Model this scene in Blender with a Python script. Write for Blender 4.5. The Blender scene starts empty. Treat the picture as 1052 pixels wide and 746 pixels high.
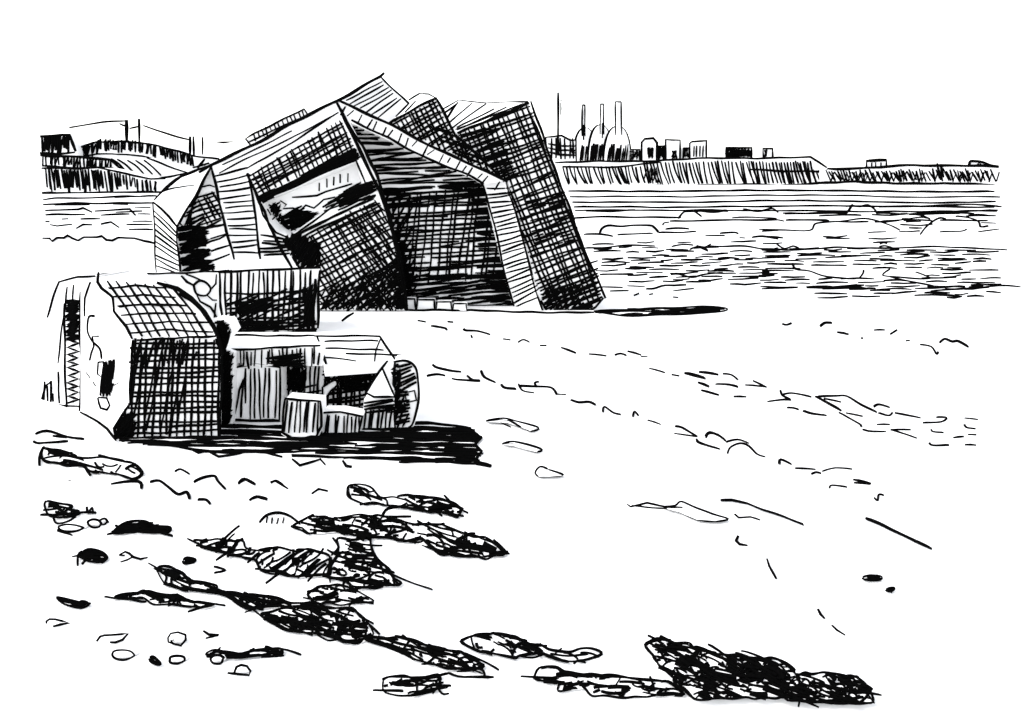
import bpy, bmesh, math, random
from mathutils import Vector
from mathutils.geometry import tessellate_polygon

R = random.Random(11)
SC = bpy.context.scene
COL = SC.collection

# ------------------------------------------------------------------ camera
W, H, F = 1052.0, 746.0, 1052.0          # measured frame, focal length in the same units
EYE = Vector((0, 0, 4.0))
PITCH = math.atan((H / 2 - 180.0) / F)
cam_d = bpy.data.cameras.new('camera')
cam_d.sensor_width = 36.0
cam_d.lens = 36.0 * F / W
cam_d.clip_start = 0.05
cam_d.clip_end = 9000
cam = bpy.data.objects.new('camera', cam_d)
COL.objects.link(cam)
cam.location = EYE
cam.rotation_euler = (math.pi / 2 - PITCH, 0, 0)
SC.camera = cam

# ------------------------------------------------------------------ light: bright overcast, high-key exposure
world = bpy.data.worlds.new('World')
SC.world = world
world.use_nodes = True
nt = world.node_tree
bg = nt.nodes['Background']
sky = nt.nodes.new('ShaderNodeTexSky')
sky.sky_type = 'NISHITA'
sky.sun_disc = False
SUN_EL, SUN_AZ = math.radians(48), math.radians(-105)     # azimuth clockwise from +Y
sky.sun_elevation = SUN_EL
sky.sun_rotation = SUN_AZ
sky.air_density = 1.0
sky.dust_density = 1.0
sky.ozone_density = 0.6
grey = nt.nodes.new('ShaderNodeHueSaturation')            # overcast: the sky is nearly colourless
grey.inputs['Saturation'].default_value = 0.15
nt.links.new(sky.outputs['Color'], grey.inputs['Color'])
nt.links.new(grey.outputs['Color'], bg.inputs['Color'])
bg.inputs['Strength'].default_value = 0.15
sun_d = bpy.data.lights.new('sun', 'SUN')
sun_d.energy = 0.8
sun_d.angle = math.radians(25)
sun_d.color = (1.0, 0.97, 0.92)
sun = bpy.data.objects.new('sun', sun_d)
COL.objects.link(sun)
sd = Vector((math.sin(SUN_AZ) * math.cos(SUN_EL), math.cos(SUN_AZ) * math.cos(SUN_EL), math.sin(SUN_EL)))
sun.rotation_euler = sd.to_track_quat('Z', 'Y').to_euler()
vs = SC.view_settings
vs.view_transform = 'Standard'
vs.look = 'None'
vs.gamma = 1.0
vs.use_curve_mapping = False
vs.exposure = 1.65

# ------------------------------------------------------------------ materials
def mat(name, c0, c1, scale, rough=0.95, bump=0.0):
    m = bpy.data.materials.new(name)
    m.use_nodes = True
    n = m.node_tree
    b = n.nodes['Principled BSDF']
    b.inputs['Roughness'].default_value = rough
    b.inputs['Specular IOR Level'].default_value = 0.0
    tc = n.nodes.new('ShaderNodeTexCoord')
    no = n.nodes.new('ShaderNodeTexNoise')
    no.inputs['Scale'].default_value = scale
    no.inputs['Detail'].default_value = 6
    cr = n.nodes.new('ShaderNodeValToRGB')
    cr.color_ramp.elements[0].position = 0.3
    cr.color_ramp.elements[1].position = 0.7
    cr.color_ramp.elements[0].color = (*c0, 1)
    cr.color_ramp.elements[1].color = (*c1, 1)
    n.links.new(tc.outputs['Object'], no.inputs['Vector'])
    n.links.new(no.outputs['Fac'], cr.inputs['Fac'])
    n.links.new(cr.outputs['Color'], b.inputs['Base Color'])
    if bump:
        bp = n.nodes.new('ShaderNodeBump')
        bp.inputs['Strength'].default_value = bump
        bp.inputs['Distance'].default_value = 0.02
        n.links.new(no.outputs['Fac'], bp.inputs['Height'])
        n.links.new(bp.outputs['Normal'], b.inputs['Normal'])
    return m

M_CONC = mat('white_concrete', (.78, .78, .78), (.82, .82, .82), 1.5)
M_SAND = mat('white_sand', (.79, .79, .79), (.82, .82, .82), 0.6)
M_SEA = mat('white_water', (.79, .79, .79), (.82, .82, .82), 0.3)
M_WEED = mat('pale_weed', (.76, .76, .76), (.82, .82, .82), 6)
M_INK = mat('black_ink', (.0012, .0012, .0012), (.002, .002, .002), 40)  # pen lines, and the hatching that stands in for shade

# ------------------------------------------------------------------ from measured picture points to places in the world
FW = Vector((0, math.cos(PITCH), -math.sin(PITCH)))
UP = Vector((0, math.sin(PITCH), math.cos(PITCH)))
RT = Vector((1, 0, 0))

def ray(px, py):
    return FW * F + RT * (px - W / 2) + UP * (H / 2 - py)

def P(px, py, Y):
    d = ray(px, py)
    return EYE + d * (Y / d.y)

def G(px, py, z=0.0):
    d = ray(px, py)
    return EYE + d * ((z - EYE.z) / d.z)

def GY(py):
    return G(526, py).y

def ground(z=0.0):
    f = lambda x, y: G(x, y, z)
    f.lift = True                       # pen ridges lie on top of level ground
    return f

def flat(Y):
    return lambda x, y: P(x, y, Y)

def plane(a, b, c):
    a, b, c = [P(*q) for q in (a, b, c)]
    n = (b - a).cross(c - a)
    def f(x, y):
        d = ray(x, y)
        return EYE + d * ((a - EYE).dot(n) / d.dot(n))
    return f

def off(f_, d):
    return lambda x, y: f_(x, y) + (EYE - f_(x, y)).normalized() * d

def zoomed(x0, y0, s):
    return lambda pts: [(x0 + x / s, y0 + y / s) for x, y in pts]

def inside(poly, x, y):
    c = False
    for i in range(len(poly)):
        (x0, y0), (x1, y1) = poly[i], poly[i - 1]
        if (y0 > y) != (y1 > y) and x < (x1 - x0) * (y - y0) / (y1 - y0) + x0:
            c = not c
    return c

# ------------------------------------------------------------------ mesh builder
PEN = 1.18
class MB:
    def __init__(self):
        self.v, self.f, self.m = [], [], []

    def add(self, vs_, fs, mi=0):
        o = len(self.v)
        self.v += vs_
        for q in fs:
            self.f.append([o + i for i in q])
            self.m.append(mi)

    # an open sheet of faces, pushed back along vec into a closed solid
    def solid(self, verts, faces, vec=(0, 3, 0), hole=None, back=None):
        vs_ = [P(*q) if not isinstance(q, Vector) else q for q in verts]
        n = len(vs_)
        vec = Vector(vec)
        bk = []
        for i, p in enumerate(vs_):
            if back and back.get(i):
                bk.append(P(*back[i]))
            else:
                bk.append(p + vec)
        cnt = {}
        for q in faces:
            for i in range(len(q)):
                a, b = q[i], q[(i + 1) % len(q)]
                cnt[(min(a, b), max(a, b))] = cnt.get((min(a, b), max(a, b)), 0) + 1
        fs = [list(q) for q in faces] + [[n + i for i in reversed(q)] for q in faces]
        for q in faces:
            for i in range(len(q)):
                a, b = q[i], q[(i + 1) % len(q)]
                if cnt[(min(a, b), max(a, b))] == 1:
                    fs.append([b, a, n + a, n + b])
        self.add(vs_ + bk, fs)

    def stroke(self, pts, surf=None, w=2.2, wob=0.85, over=0.0, step=7.0, curve=False, taper=0.75):
        """pen line along pts: (x, y) on surf, or (x, y, Y)."""
        tri = surf is None
        lift = getattr(surf, 'lift', False)
        q = [tuple(p) for p in pts]
        if over and len(q) == 2:
            a, b = q
            L = math.hypot(b[0] - a[0], b[1] - a[1]) or 1
            e0, e1 = R.uniform(-.4, 1) * over / L, R.uniform(-.4, 1) * over / L
            def lp(t):
                if tri:
                    return (a[0] + (b[0] - a[0]) * t, a[1] + (b[1] - a[1]) * t, 1 / (1 / a[2] + (1 / b[2] - 1 / a[2]) * t))
                return (a[0] + (b[0] - a[0]) * t, a[1] + (b[1] - a[1]) * t)
            q = [lp(-e0), lp(1 + e1)]
        if curve and len(q) > 2:
            r = []
            for i in range(len(q) - 1):
                p0, p1, p2, p3 = q[max(i - 1, 0)], q[i], q[i + 1], q[min(i + 2, len(q) - 1)]
                for k in range(4):
                    t = k / 4
                    r.append(tuple(.5 * (2 * B + (C - A) * t + (2 * A - 5 * B + 4 * C - D) * t * t + (3 * B - A - 3 * C + D) * t ** 3)
                                   for A, B, C, D in zip(p0, p1, p2, p3)))
            r.append(q[-1])
            q = r
        out = []
        ph = [R.uniform(0, 6.28) for _ in range(4)]
        fr = [R.uniform(.03, .07), R.uniform(.1, .2)]
        s = 0.0
        for i in range(len(q) - 1):
            a, b = q[i], q[i + 1]
            L = math.hypot(b[0] - a[0], b[1] - a[1])
            n = max(1, int(L / step + .5))
            for k in range(n + (i == len(q) - 2)):
                t = k / n
                x, y = a[0] + (b[0] - a[0]) * t, a[1] + (b[1] - a[1]) * t
                ss = s + L * t
                x += wob * (.6 * math.sin(ss * fr[0] + ph[0]) + .4 * math.sin(ss * fr[1] + ph[1]))
                y += wob * (.6 * math.sin(ss * fr[0] + ph[2]) + .4 * math.sin(ss * fr[1] + ph[3]))
                if tri:
                    Yd = 1 / (1 / a[2] + (1 / b[2] - 1 / a[2]) * t)
                    p = P(x, y, Yd)
                else:
                    p = surf(x, y)
                out.append((p, ss))
            s += L
        if len(out) < 2:
            return
        vs_, n = [], len(out)
        ww = w * PEN * R.uniform(.85, 1.15)
        pw = R.uniform(0, 6.28)
        for i, (p, ss) in enumerate(out):
            tg = out[min(i + 1, n - 1)][0] - out[max(i - 1, 0)][0]
            d = EYE - p
            dist = (p - EYE).dot(FW)
            d.normalize()
            r = .5 * ww * dist / F * (1 + .14 * math.sin(ss * .13 + pw))
            if i in (0, n - 1):
                r *= taper
            u = tg.cross(d)
            if u.length < 1e-9:
                u = RT.copy()
            u.normalize()
            c = p + (Vector((0, 0, r * .8)) if lift else d * (r * .35))
            vs_ += [c + u * r, c + d * r * .7, c - u * r, c - d * r * .7]
        fs = [[3, 2, 1, 0], [4 * n - 4, 4 * n - 3, 4 * n - 2, 4 * n - 1]]
        for i in range(n - 1):
            for k in range(4):
                a, b = 4 * i + k, 4 * i + (k + 1) % 4
                fs.append([a, b, b + 4, a + 4])
        self.add(vs_, fs, 1)

    def loop(self, pts, surf=None, **k):
        self.stroke(list(pts) + [pts[0]], surf, **k)

    def fan(self, a, b, c, d, n, surf, w=1.9, over=2.0, jit=.22, skip=0.0, **k):
        """n lines from edge a-b to edge d-c."""
        for i in range(n):
            if R.random() < skip:
                continue
            t = (i + .5 + R.uniform(-jit, jit)) / n
            u = (i + .5 + R.uniform(-jit, jit)) / n
            p = (a[0] + (b[0] - a[0]) * t, a[1] + (b[1] - a[1]) * t)
            q = (d[0] + (c[0] - d[0]) * u, d[1] + (c[1] - d[1]) * u)
            self.stroke([p, q], surf, w=w, over=over, **k)

    def hatch(self, poly, ang, gap, surf, w=1.9, jit=.25, over=1.5, skip=0.0, brk=0.0, **k):
        """parallel lines clipped to a polygon; ang in degrees, 0 = level, positive = rising to the right."""
        a = math.radians(-ang)
        dx, dy = math.cos(a), math.sin(a)
        nx, ny = -dy, dx
        ds = [x * nx + y * ny for x, y in poly]
        t = min(ds) + gap * .5
        while t < max(ds):
            tt = t + R.uniform(-jit, jit) * gap
            cross = []
            for i in range(len(poly)):
                p, q = poly[i], poly[(i + 1) % len(poly)]
                dp, dq = p[0] * nx + p[1] * ny - tt, q[0] * nx + q[1] * ny - tt
                if (dp < 0) != (dq < 0):
                    f = dp / (dp - dq)
                    x, y = p[0] + (q[0] - p[0]) * f, p[1] + (q[1] - p[1]) * f
                    cross.append((x * dx + y * dy, x, y))
            cross.sort()
            for i in range(0, len(cross) - 1, 2):
                if R.random() < skip:
                    continue
                j1, j2 = R.gauss(0, .13) * gap, R.gauss(0, .13) * gap
                A = (cross[i][1] + nx * j1, cross[i][2] + ny * j1)
                B = (cross[i + 1][1] + nx * j2, cross[i + 1][2] + ny * j2)
                L = math.hypot(B[0] - A[0], B[1] - A[1])
                if L < 2:
                    continue
                if brk and L > 14 and R.random() < brk:
                    f = R.uniform(.25, .75)
                    m1 = (A[0] + (B[0] - A[0]) * (f - .04), A[1] + (B[1] - A[1]) * (f - .04))
                    m2 = (A[0] + (B[0] - A[0]) * (f + .04), A[1] + (B[1] - A[1]) * (f + .04))
                    self.stroke([A, m1], surf, w=w, over=over, **k)
                    self.stroke([m2, B], surf, w=w, over=over, **k)
                else:
                    self.stroke([A, B], surf, w=w, over=over, **k)
            t += gap

    def scribble(self, poly, surf, n=3, amp=1.0, w=2.2, gap=3.0, ang=0):
        """back-and-forth pen filling."""
        a = math.radians(-ang)
        dx, dy = math.cos(a), math.sin(a)
        nx, ny = -dy, dx
        ds = [x * nx + y * ny for x, y in poly]
        for _ in range(n):
            t = min(ds) + R.uniform(.3, .9) * gap
            pts, side = [], R.random() < .5
            while t < max(ds):
                cr = []
                for i in range(len(poly)):
                    p, q = poly[i], poly[(i + 1) % len(poly)]
                    dp, dq = p[0] * nx + p[1] * ny - t, q[0] * nx + q[1] * ny - t
                    if (dp < 0) != (dq < 0):
                        f = dp / (dp - dq)
                        x, y = p[0] + (q[0] - p[0]) * f, p[1] + (q[1] - p[1]) * f
                        cr.append((x * dx + y * dy, x, y))
                cr.sort()
                if len(cr) >= 2:
                    e = cr[0] if side else cr[-1]
                    pts.append((e[1] + R.uniform(-amp, amp), e[2] + R.uniform(-amp, amp)))
                    side = not side
                t += gap * R.uniform(.45, .75)
            if len(pts) > 1:
                self.stroke(pts, surf, w=w)

    def build(self, name, m=None, parent=None, base=None):
        me = bpy.data.meshes.new(name)
        b = Vector(base) if base is not None else (Vector(parent.location) if parent is not None and parent.type == 'EMPTY' else Vector((0, 0, 0)))
        if base is None and parent is None and self.v:
            pass
        me.from_pydata([v - b for v in self.v], [], self.f)
        me.materials.append(m or M_CONC)
        me.materials.append(M_INK)
        me.polygons.foreach_set('material_index', self.m)
        me.update()
        o = bpy.data.objects.new(name, me)
        COL.objects.link(o)
        if parent is not None:
            o.parent = parent
            if parent.type != 'EMPTY':
                o.matrix_parent_inverse = parent.matrix_world.inverted()
        else:
            o.location = b
        return o

def tag(o, label, cat, group=None):
    o['label'] = label
    o['category'] = cat
    if group:
        o['group'] = group
    return o

def thing(name, label, cat, base, group=None):
    o = bpy.data.objects.new(name, None)
    COL.objects.link(o)
    o.location = base
    return tag(o, label, cat, group)

def sub(m, name, parent, base):
    """a sub-part: child of a part whose mesh lives in its thing's frame"""
    o = m.build(name, None, None, base)
    o.location = (0, 0, 0)
    o.parent = parent
    return o

# ================================================================== SETTING
# ---- sand
m = MB()
m.add([Vector((-3000, -60, 0)), Vector((3000, -60, 0)), Vector((3000, 4000, 0)), Vector((-3000, 4000, 0))], [[0, 1, 2, 3]])
sand = m.build('sand', M_SAND)
sand['kind'] = 'structure'

g = ground(0.0)
PEN = 1.3
m = MB()
z1 = zoomed(30, 430, 4.046)
for q in ([(605, 225), (630, 215), (668, 235)], [(685, 268), (720, 252), (770, 243), (785, 262), (818, 297)], [(870, 277), (893, 258), (940, 280)],
          [(1003, 272), (1025, 262), (1056, 282)], [(340, 275), (455, 268), (468, 298)], [(500, 268), (540, 262), (580, 290), (620, 322), (655, 312), (668, 340)],
          [(700, 342), (735, 342), (752, 360)], [(915, 345), (945, 330), (990, 343)], [(765, 618), (815, 633), (768, 645)]):
    m.stroke(z1(q), g, w=2.3, curve=True, wob=.4)
z3 = zoomed(180, 480, 2.922)
for q in ([(285, 48), (300, 44), (338, 66)], [(410, 82), (430, 68), (458, 74)], [(222, 100), (245, 92), (275, 101)], [(188, 52), (210, 40), (240, 55)]):
    m.stroke(z3(q), g, w=2.3, wob=.4)
z6 = zoomed(420, 310, 3.288)
for q in ([(30, 65), (58, 70)], [(75, 84), (122, 92), (126, 98)], [(130, 70), (150, 72)], [(185, 92), (192, 100), (230, 102), (275, 113)], [(210, 114), (213, 124)],
          [(318, 128), (344, 131)], [(368, 140), (385, 130), (407, 138)], [(442, 150), (466, 150)], [(515, 158), (565, 177)], [(607, 180), (668, 186)],
          [(695, 184), (715, 178), (735, 184)], [(738, 170), (785, 182)], [(784, 188), (808, 189)], [(810, 228), (866, 242)], [(886, 250), (914, 254)],
          [(930, 246), (1000, 263)], [(978, 240), (1045, 250)], [(975, 275), (1014, 290)], [(988, 302), (1046, 318)],
          [(78, 215), (95, 228), (140, 238), (178, 240)], [(60, 254), (95, 249), (125, 254)], [(143, 262), (165, 268), (240, 272)], [(195, 252), (215, 268), (242, 270)],
          [(243, 235), (255, 258), (294, 275)], [(312, 282), (325, 296), (364, 299)], [(370, 278), (385, 302), (424, 310)], [(372, 288), (420, 290), (480, 294), (500, 318)],
          [(440, 272), (425, 276), (430, 288)], [(500, 314), (532, 316)], [(546, 335), (575, 345), (610, 343), (632, 352)], [(655, 376), (660, 358), (690, 378), (716, 384)],
          [(757, 392), (762, 374), (776, 388)], [(806, 402), (852, 418)], [(895, 448), (972, 458)], [(898, 425), (925, 430), (972, 458)], [(972, 472), (985, 482), (1052, 500)],
          [(1003, 462), (1015, 448), (1050, 452)]):
    m.stroke(z6(q), g, w=2.0, wob=.4, curve=True)
z7 = zoomed(700, 320, 3.288)
for q in ([(340, 45), (355, 50), (375, 43)], [(468, 54), (485, 42), (510, 42)], [(525, 72), (565, 80)], [(606, 92), (614, 94)], [(650, 66), (688, 66)], [(705, 80), (730, 65)],
          [(757, 102), (772, 99)], [(805, 115), (845, 122), (862, 148), (868, 138)], [(872, 108), (890, 95), (915, 105), (935, 104), (970, 124)],
          [(10, 212), (30, 214), (82, 232)], [(58, 207), (125, 217)], [(140, 214), (170, 218), (192, 235)], [(55, 243), (95, 256)], [(115, 248), (160, 252), (192, 260)],
          [(215, 252), (288, 258)], [(240, 236), (288, 258)], [(65, 268), (126, 285)], [(175, 290), (220, 291)], [(290, 306), (340, 302), (370, 303)], [(333, 266), (340, 285), (370, 302)],
          [(340, 285), (375, 278), (440, 292)], [(450, 290), (470, 300), (540, 340)], [(455, 292), (520, 290), (560, 290), (610, 320), (660, 344)], [(480, 296), (540, 310)],
          [(356, 328), (378, 330), (396, 336)], [(408, 340), (440, 350), (492, 354)], [(530, 344), (600, 382), (605, 392)], [(555, 345), (614, 358)], [(610, 400), (640, 408), (692, 408)],
          [(650, 326), (668, 318), (705, 328)], [(665, 345), (700, 355), (715, 342)], [(720, 345), (808, 362)], [(660, 384), (705, 384)], [(706, 402), (775, 402)], [(706, 402), (795, 430)],
          [(815, 378), (875, 376), (895, 362), (860, 360)], [(842, 400), (850, 410), (886, 413)], [(836, 445), (850, 456), (905, 454)], [(918, 430), (955, 426)], [(955, 362), (1002, 367)],
          [(955, 382), (965, 395), (995, 400)], [(968, 418), (998, 420)], [(958, 454), (996, 454)],
          [(50, 432), (60, 445), (130, 467)], [(80, 425), (95, 412), (130, 425), (150, 440)], [(150, 445), (190, 436), (228, 448)], [(155, 483), (165, 462), (195, 450), (225, 458), (255, 485), (285, 494)],
          [(330, 520), (335, 505), (372, 520)], [(384, 532), (455, 537)], [(475, 542), (520, 530), (578, 536)], [(438, 554), (455, 548), (472, 552)], [(500, 600), (510, 590), (560, 597)],
          [(580, 572), (640, 584)], [(582, 582), (640, 586)], [(650, 630), (662, 642), (666, 622), (684, 625)], [(0, 395), (55, 425)]):
    m.stroke(z7(q), g, w=2.0, wob=.4, curve=True)
z8 = zoomed(620, 480, 2.922)
for q in ([(392, 142), (405, 154), (440, 152), (470, 162)], [(405, 208), (398, 225), (410, 236), (434, 238)], [(490, 275), (498, 300), (520, 338)],
          [(642, 428), (650, 445), (664, 458)], [(685, 475), (700, 490), (726, 506)]):
    m.stroke(z8(q), g, w=2.2, wob=.4)
z2 = zoomed(30, 560, 3.896)
m.stroke(z2([(697, 345), (720, 362), (760, 364), (705, 376)]), g, w=2.2, wob=.3)
m.stroke(zoomed(210, 270, 3.243)([(458, 198), (498, 170)]), g, w=2.2)
m.stroke(z1([(160, 262), (172, 260)]), g, w=1.3)
# shoreline wet edge
rip = m.build('ripple', M_SAND, sand)
rip['kind'] = 'structure'

# ---- sea
PEN = 1.26
m = MB()
SZ = 0.008
shore = [(-900, 244), (40, 246), (157, 249), (400, 292), (620, 303), (1028, 304), (2200, 304)]
vs_ = [G(x, y, SZ) for x, y in shore] + [Vector((3000, 3500, SZ)), Vector((-3000, 3500, SZ))]
m.add(vs_, [list(range(len(vs_)))])
s = ground(SZ)
for i, y in enumerate((198, 203, 208.5, 213, 217.6)):
    x0 = 581 + (y - 190) * .36
    q = [(x0, y + R.uniform(-.5, .5)), (700, y + R.uniform(-1, 1)), (830, y - 1 + R.uniform(-1, 1)), (930, y + R.uniform(-1, 1)), (1026 + R.uniform(-5, 2), y + R.uniform(-1.5, 1.5))]
    m.stroke(q, s, w=1.9, curve=True, wob=.4, step=10)
m.stroke([(588, 225), (640, 224), (700, 224)], s, w=1.9)
z9 = zoomed(560, 180, 4.383)
for q in ([(600, 200), (625, 170), (665, 165), (705, 190)], [(705, 168), (760, 172), (820, 162)], [(890, 155), (960, 168), (1020, 155), (1050, 172)], [(560, 212), (700, 210), (840, 205), (960, 208), (1050, 206)],
          [(530, 228), (535, 218), (560, 214)], [(245, 268), (255, 245), (285, 232), (340, 236), (400, 230), (470, 232), (490, 240), (510, 262)], [(175, 270), (245, 270), (308, 280)],
          [(325, 272), (400, 268), (485, 265)], [(540, 248), (600, 243), (650, 245)], [(510, 262), (600, 262), (680, 258)], [(785, 266), (850, 262), (870, 268)], [(875, 284), (900, 286)],
          [(930, 285), (980, 280), (1050, 290)], [(975, 255), (1050, 252)], [(180, 332), (260, 330), (350, 322), (440, 320), (498, 322)], [(570, 325), (620, 315), (668, 318)],
          [(650, 338), (690, 325), (720, 328), (750, 312)], [(680, 322), (700, 330), (735, 345)], [(735, 322), (800, 325), (900, 325), (1000, 340), (1050, 332)],
          [(245, 452), (330, 450), (400, 450)], [(565, 452), (600, 450), (660, 465), (720, 450), (800, 440)], [(455, 515), (490, 515), (540, 500), (620, 498)], [(370, 502), (450, 505)], [(255, 506), (350, 508)],
          [(292, 524), (378, 523)], [(575, 524), (670, 512)], [(400, 545), (425, 535)], [(468, 540), (488, 536)], [(575, 550), (600, 553)]):
    m.stroke(z9(q), s, w=1.8, wob=.3, curve=True)
zA = zoomed(780, 130, 3.868)
for q in ([(345, 320), (370, 318), (400, 322), (430, 316), (455, 330), (468, 350)], [(310, 348), (345, 348), (372, 310)], [(475, 324), (560, 322), (700, 318), (850, 314), (965, 322)], [(470, 346), (600, 350), (760, 340), (945, 340)],
          [(100, 350), (210, 350), (340, 348)], [(0, 376), (60, 374), (100, 380)], [(105, 376), (200, 376), (280, 378)], [(0, 412), (100, 415), (200, 415), (220, 390), (260, 384), (320, 380), (400, 370), (450, 375), (520, 395), (560, 415)],
          [(480, 380), (560, 375), (640, 365), (680, 370)], [(595, 352), (640, 356), (680, 372)], [(560, 392), (640, 396), (690, 390)], [(555, 420), (600, 420), (640, 418)], [(640, 432), (660, 405), (690, 380), (720, 366), (745, 372)],
          [(780, 360), (830, 365), (870, 380), (880, 402), (912, 398)], [(820, 358), (940, 358)], [(880, 384), (940, 386)], [(870, 422), (955, 410)], [(715, 422), (800, 420), (825, 410)], [(0, 440), (95, 445)], [(265, 448), (360, 448)],
          [(430, 424), (505, 421)], [(478, 470), (492, 464), (508, 468)], [(476, 480), (500, 477), (530, 486)], [(0, 488), (50, 490), (130, 494), (240, 488), (320, 484), (450, 488), (560, 486), (700, 480), (860, 488), (985, 494)],
          [(70, 470), (100, 488), (135, 478), (160, 490)], [(130, 545), (145, 572), (200, 578), (270, 600), (380, 608), (410, 590), (415, 570)], [(520, 568), (490, 592), (540, 600), (640, 608), (680, 604), (620, 580)],
          [(520, 600), (600, 618), (700, 640)], [(680, 656), (800, 650), (950, 636), (1040, 640)], [(440, 655), (520, 656)], [(525, 668), (610, 660)], [(680, 672), (800, 678)], [(250, 648), (390, 645)], [(960, 664), (900, 660)]):
    m.stroke(zA(q), s, w=1.8, wob=.3, curve=True)
# short chop between the breakers
def chop(x0, x1, y0, y1, dens, lo, hi, avoid=()):
    y = y0
    while y < y1:
        x = x0 + R.uniform(0, 14)
        while x < x1:
            L = R.uniform(lo, hi)
            if R.random() < dens and x + L < x1 + 3 and not any(a < x + L / 2 < b and c < y < d for a, b, c, d in avoid):
                yy = y + R.uniform(-1.2, 1.2)
                m.stroke([(x, yy), (x + L * .5, yy + R.uniform(-.8, .8)), (x + L, yy + R.uniform(-1.6, .6))], s, w=1.8, wob=.3)
            x += L + R.uniform(3, 10)
        y += 3.1
chop(606, 780, 256, 278, .85, 12, 30)
chop(640, 790, 278, 296, .75, 16, 36)
chop(778, 1026, 257, 298, 1.0, 14, 40, ((818, 884, 274, 288), (905, 955, 276, 288)))
chop(830, 1026, 296, 306, .5, 14, 34)
chop(600, 1026, 244, 256, .22, 14, 30)
chop(588, 1026, 219, 229, .35, 18, 60, ((610, 690, 226, 240), (868, 905, 205, 222)))
chop(46, 158, 203, 225, .3, 14, 40)
chop(925, 1026, 222, 236, .25, 10, 26, ((946, 1010, 218, 242),))
# left arm of the sea
z5 = zoomed(20, 100, 4.146)
for q in ([(95, 412), (300, 410), (585, 408)], [(100, 440), (150, 434), (300, 432), (490, 424)], [(505, 424), (585, 424)], [(100, 462), (240, 456), (400, 456), (575, 455)], [(400, 458), (465, 460)],
          [(110, 485), (250, 482), (270, 475), (310, 492)], [(320, 488), (470, 480), (495, 505)], [(110, 505), (280, 502)], [(345, 505), (470, 500)], [(505, 500), (560, 500)], [(490, 470), (560, 472)],
          [(130, 545), (160, 552), (225, 545)], [(240, 562), (270, 546), (310, 546)], [(345, 545), (390, 535), (425, 558)], [(455, 545), (570, 545)], [(465, 567), (570, 568)], [(480, 530), (565, 532)],
          [(180, 522), (210, 520)], [(260, 522), (345, 520)], [(110, 532), (130, 534)], [(150, 462), (300, 460)]):
    m.stroke(z5(q), s, w=1.8, wob=.3)
m.stroke(z5([(97, 604), (130, 606), (140, 618), (160, 604), (190, 605), (205, 594), (225, 606), (250, 615), (275, 600), (330, 600), (350, 595), (370, 612), (395, 615), (420, 602), (490, 604), (530, 616), (575, 626)]), s, w=2.3, wob=.3)
sea = m.build('sea', M_SEA)
sea['kind'] = 'structure'

PEN = 1.18
# ---- cast shadows at the foot of the ruins, drawn as ink strokes
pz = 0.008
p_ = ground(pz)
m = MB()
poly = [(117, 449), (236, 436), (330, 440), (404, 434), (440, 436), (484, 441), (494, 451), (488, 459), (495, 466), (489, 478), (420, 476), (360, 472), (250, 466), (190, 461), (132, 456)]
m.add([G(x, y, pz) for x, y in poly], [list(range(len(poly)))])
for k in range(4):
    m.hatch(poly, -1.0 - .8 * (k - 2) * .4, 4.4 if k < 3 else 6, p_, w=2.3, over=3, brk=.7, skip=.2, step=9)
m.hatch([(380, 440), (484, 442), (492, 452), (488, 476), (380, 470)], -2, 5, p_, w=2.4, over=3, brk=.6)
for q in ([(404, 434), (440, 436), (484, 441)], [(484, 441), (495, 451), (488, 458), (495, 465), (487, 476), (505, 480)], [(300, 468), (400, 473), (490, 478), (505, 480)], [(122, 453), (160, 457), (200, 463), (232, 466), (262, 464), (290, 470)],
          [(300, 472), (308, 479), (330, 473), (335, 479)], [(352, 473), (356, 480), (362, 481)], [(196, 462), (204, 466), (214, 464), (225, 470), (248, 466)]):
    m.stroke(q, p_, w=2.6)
o = m.build('ink_shadow', M_SEA); o['kind'] = 'structure'
m = MB()  # shadow the bunker casts on the sand, inked on a thin sheet
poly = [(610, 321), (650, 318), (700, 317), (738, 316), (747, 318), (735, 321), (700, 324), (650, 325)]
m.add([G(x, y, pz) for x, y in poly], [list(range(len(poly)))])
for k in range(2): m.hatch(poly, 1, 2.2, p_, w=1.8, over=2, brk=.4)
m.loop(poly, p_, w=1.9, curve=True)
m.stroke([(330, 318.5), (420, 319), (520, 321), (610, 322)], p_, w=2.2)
o = m.build('ink_shadow', M_SEA); o['kind'] = 'structure'

# ---- far land
YR = GY(190)
YL = GY(198.5)
def ridge(poly, Y, depth, draw):
    m = MB()
    m.solid([(x, y, Y) for x, y in poly], [list(range(len(poly)))], (0, depth, 0))
    draw(m, flat(Y - .05))
    o = m.build('hill', M_SAND)
    o['kind'] = 'structure'
    return o

def draw(m, f):
    top = [(570, 167), (650, 165.5), (740, 162.5), (800, 162), (833, 162), (850, 172)]
    m.stroke(top, f, w=2.0, step=12)
    m.stroke([(577, 171.5), (620, 172), (678, 167)], f, w=1.6)
    m.stroke([(770, 174), (800, 176), (840, 177), (864, 176)], f, w=2.2)
    m.stroke([(580, 191), (640, 192), (720, 190.5), (800, 190)], f, w=2.2)
    x = 578
    while x < 850:
        t = 170 if x < 660 else (165 if x < 835 else 174)
        b = 190
        ln = R.uniform(3, 9)
        m.stroke([(x, t + R.uniform(0, 2)), (x + ln * .4, (t + b) / 2), (x + ln, b - R.uniform(0, 2))], f, w=1.6, wob=.3, curve=True)
        x += R.uniform(2.8, 4.8) if x < 760 else R.uniform(2.2, 3.6)
    for k in range(4):
        x = 662 + 3 * k
        m.stroke([(x, 186), (x + 3, 172), (x + 6, 188)], f, w=1.5)
ridge([(570, 167), (650, 165.5), (740, 162.5), (800, 162), (833, 162), (850, 172), (868, 176), (868, 194), (570, 194)], YR, 60, draw)
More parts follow.
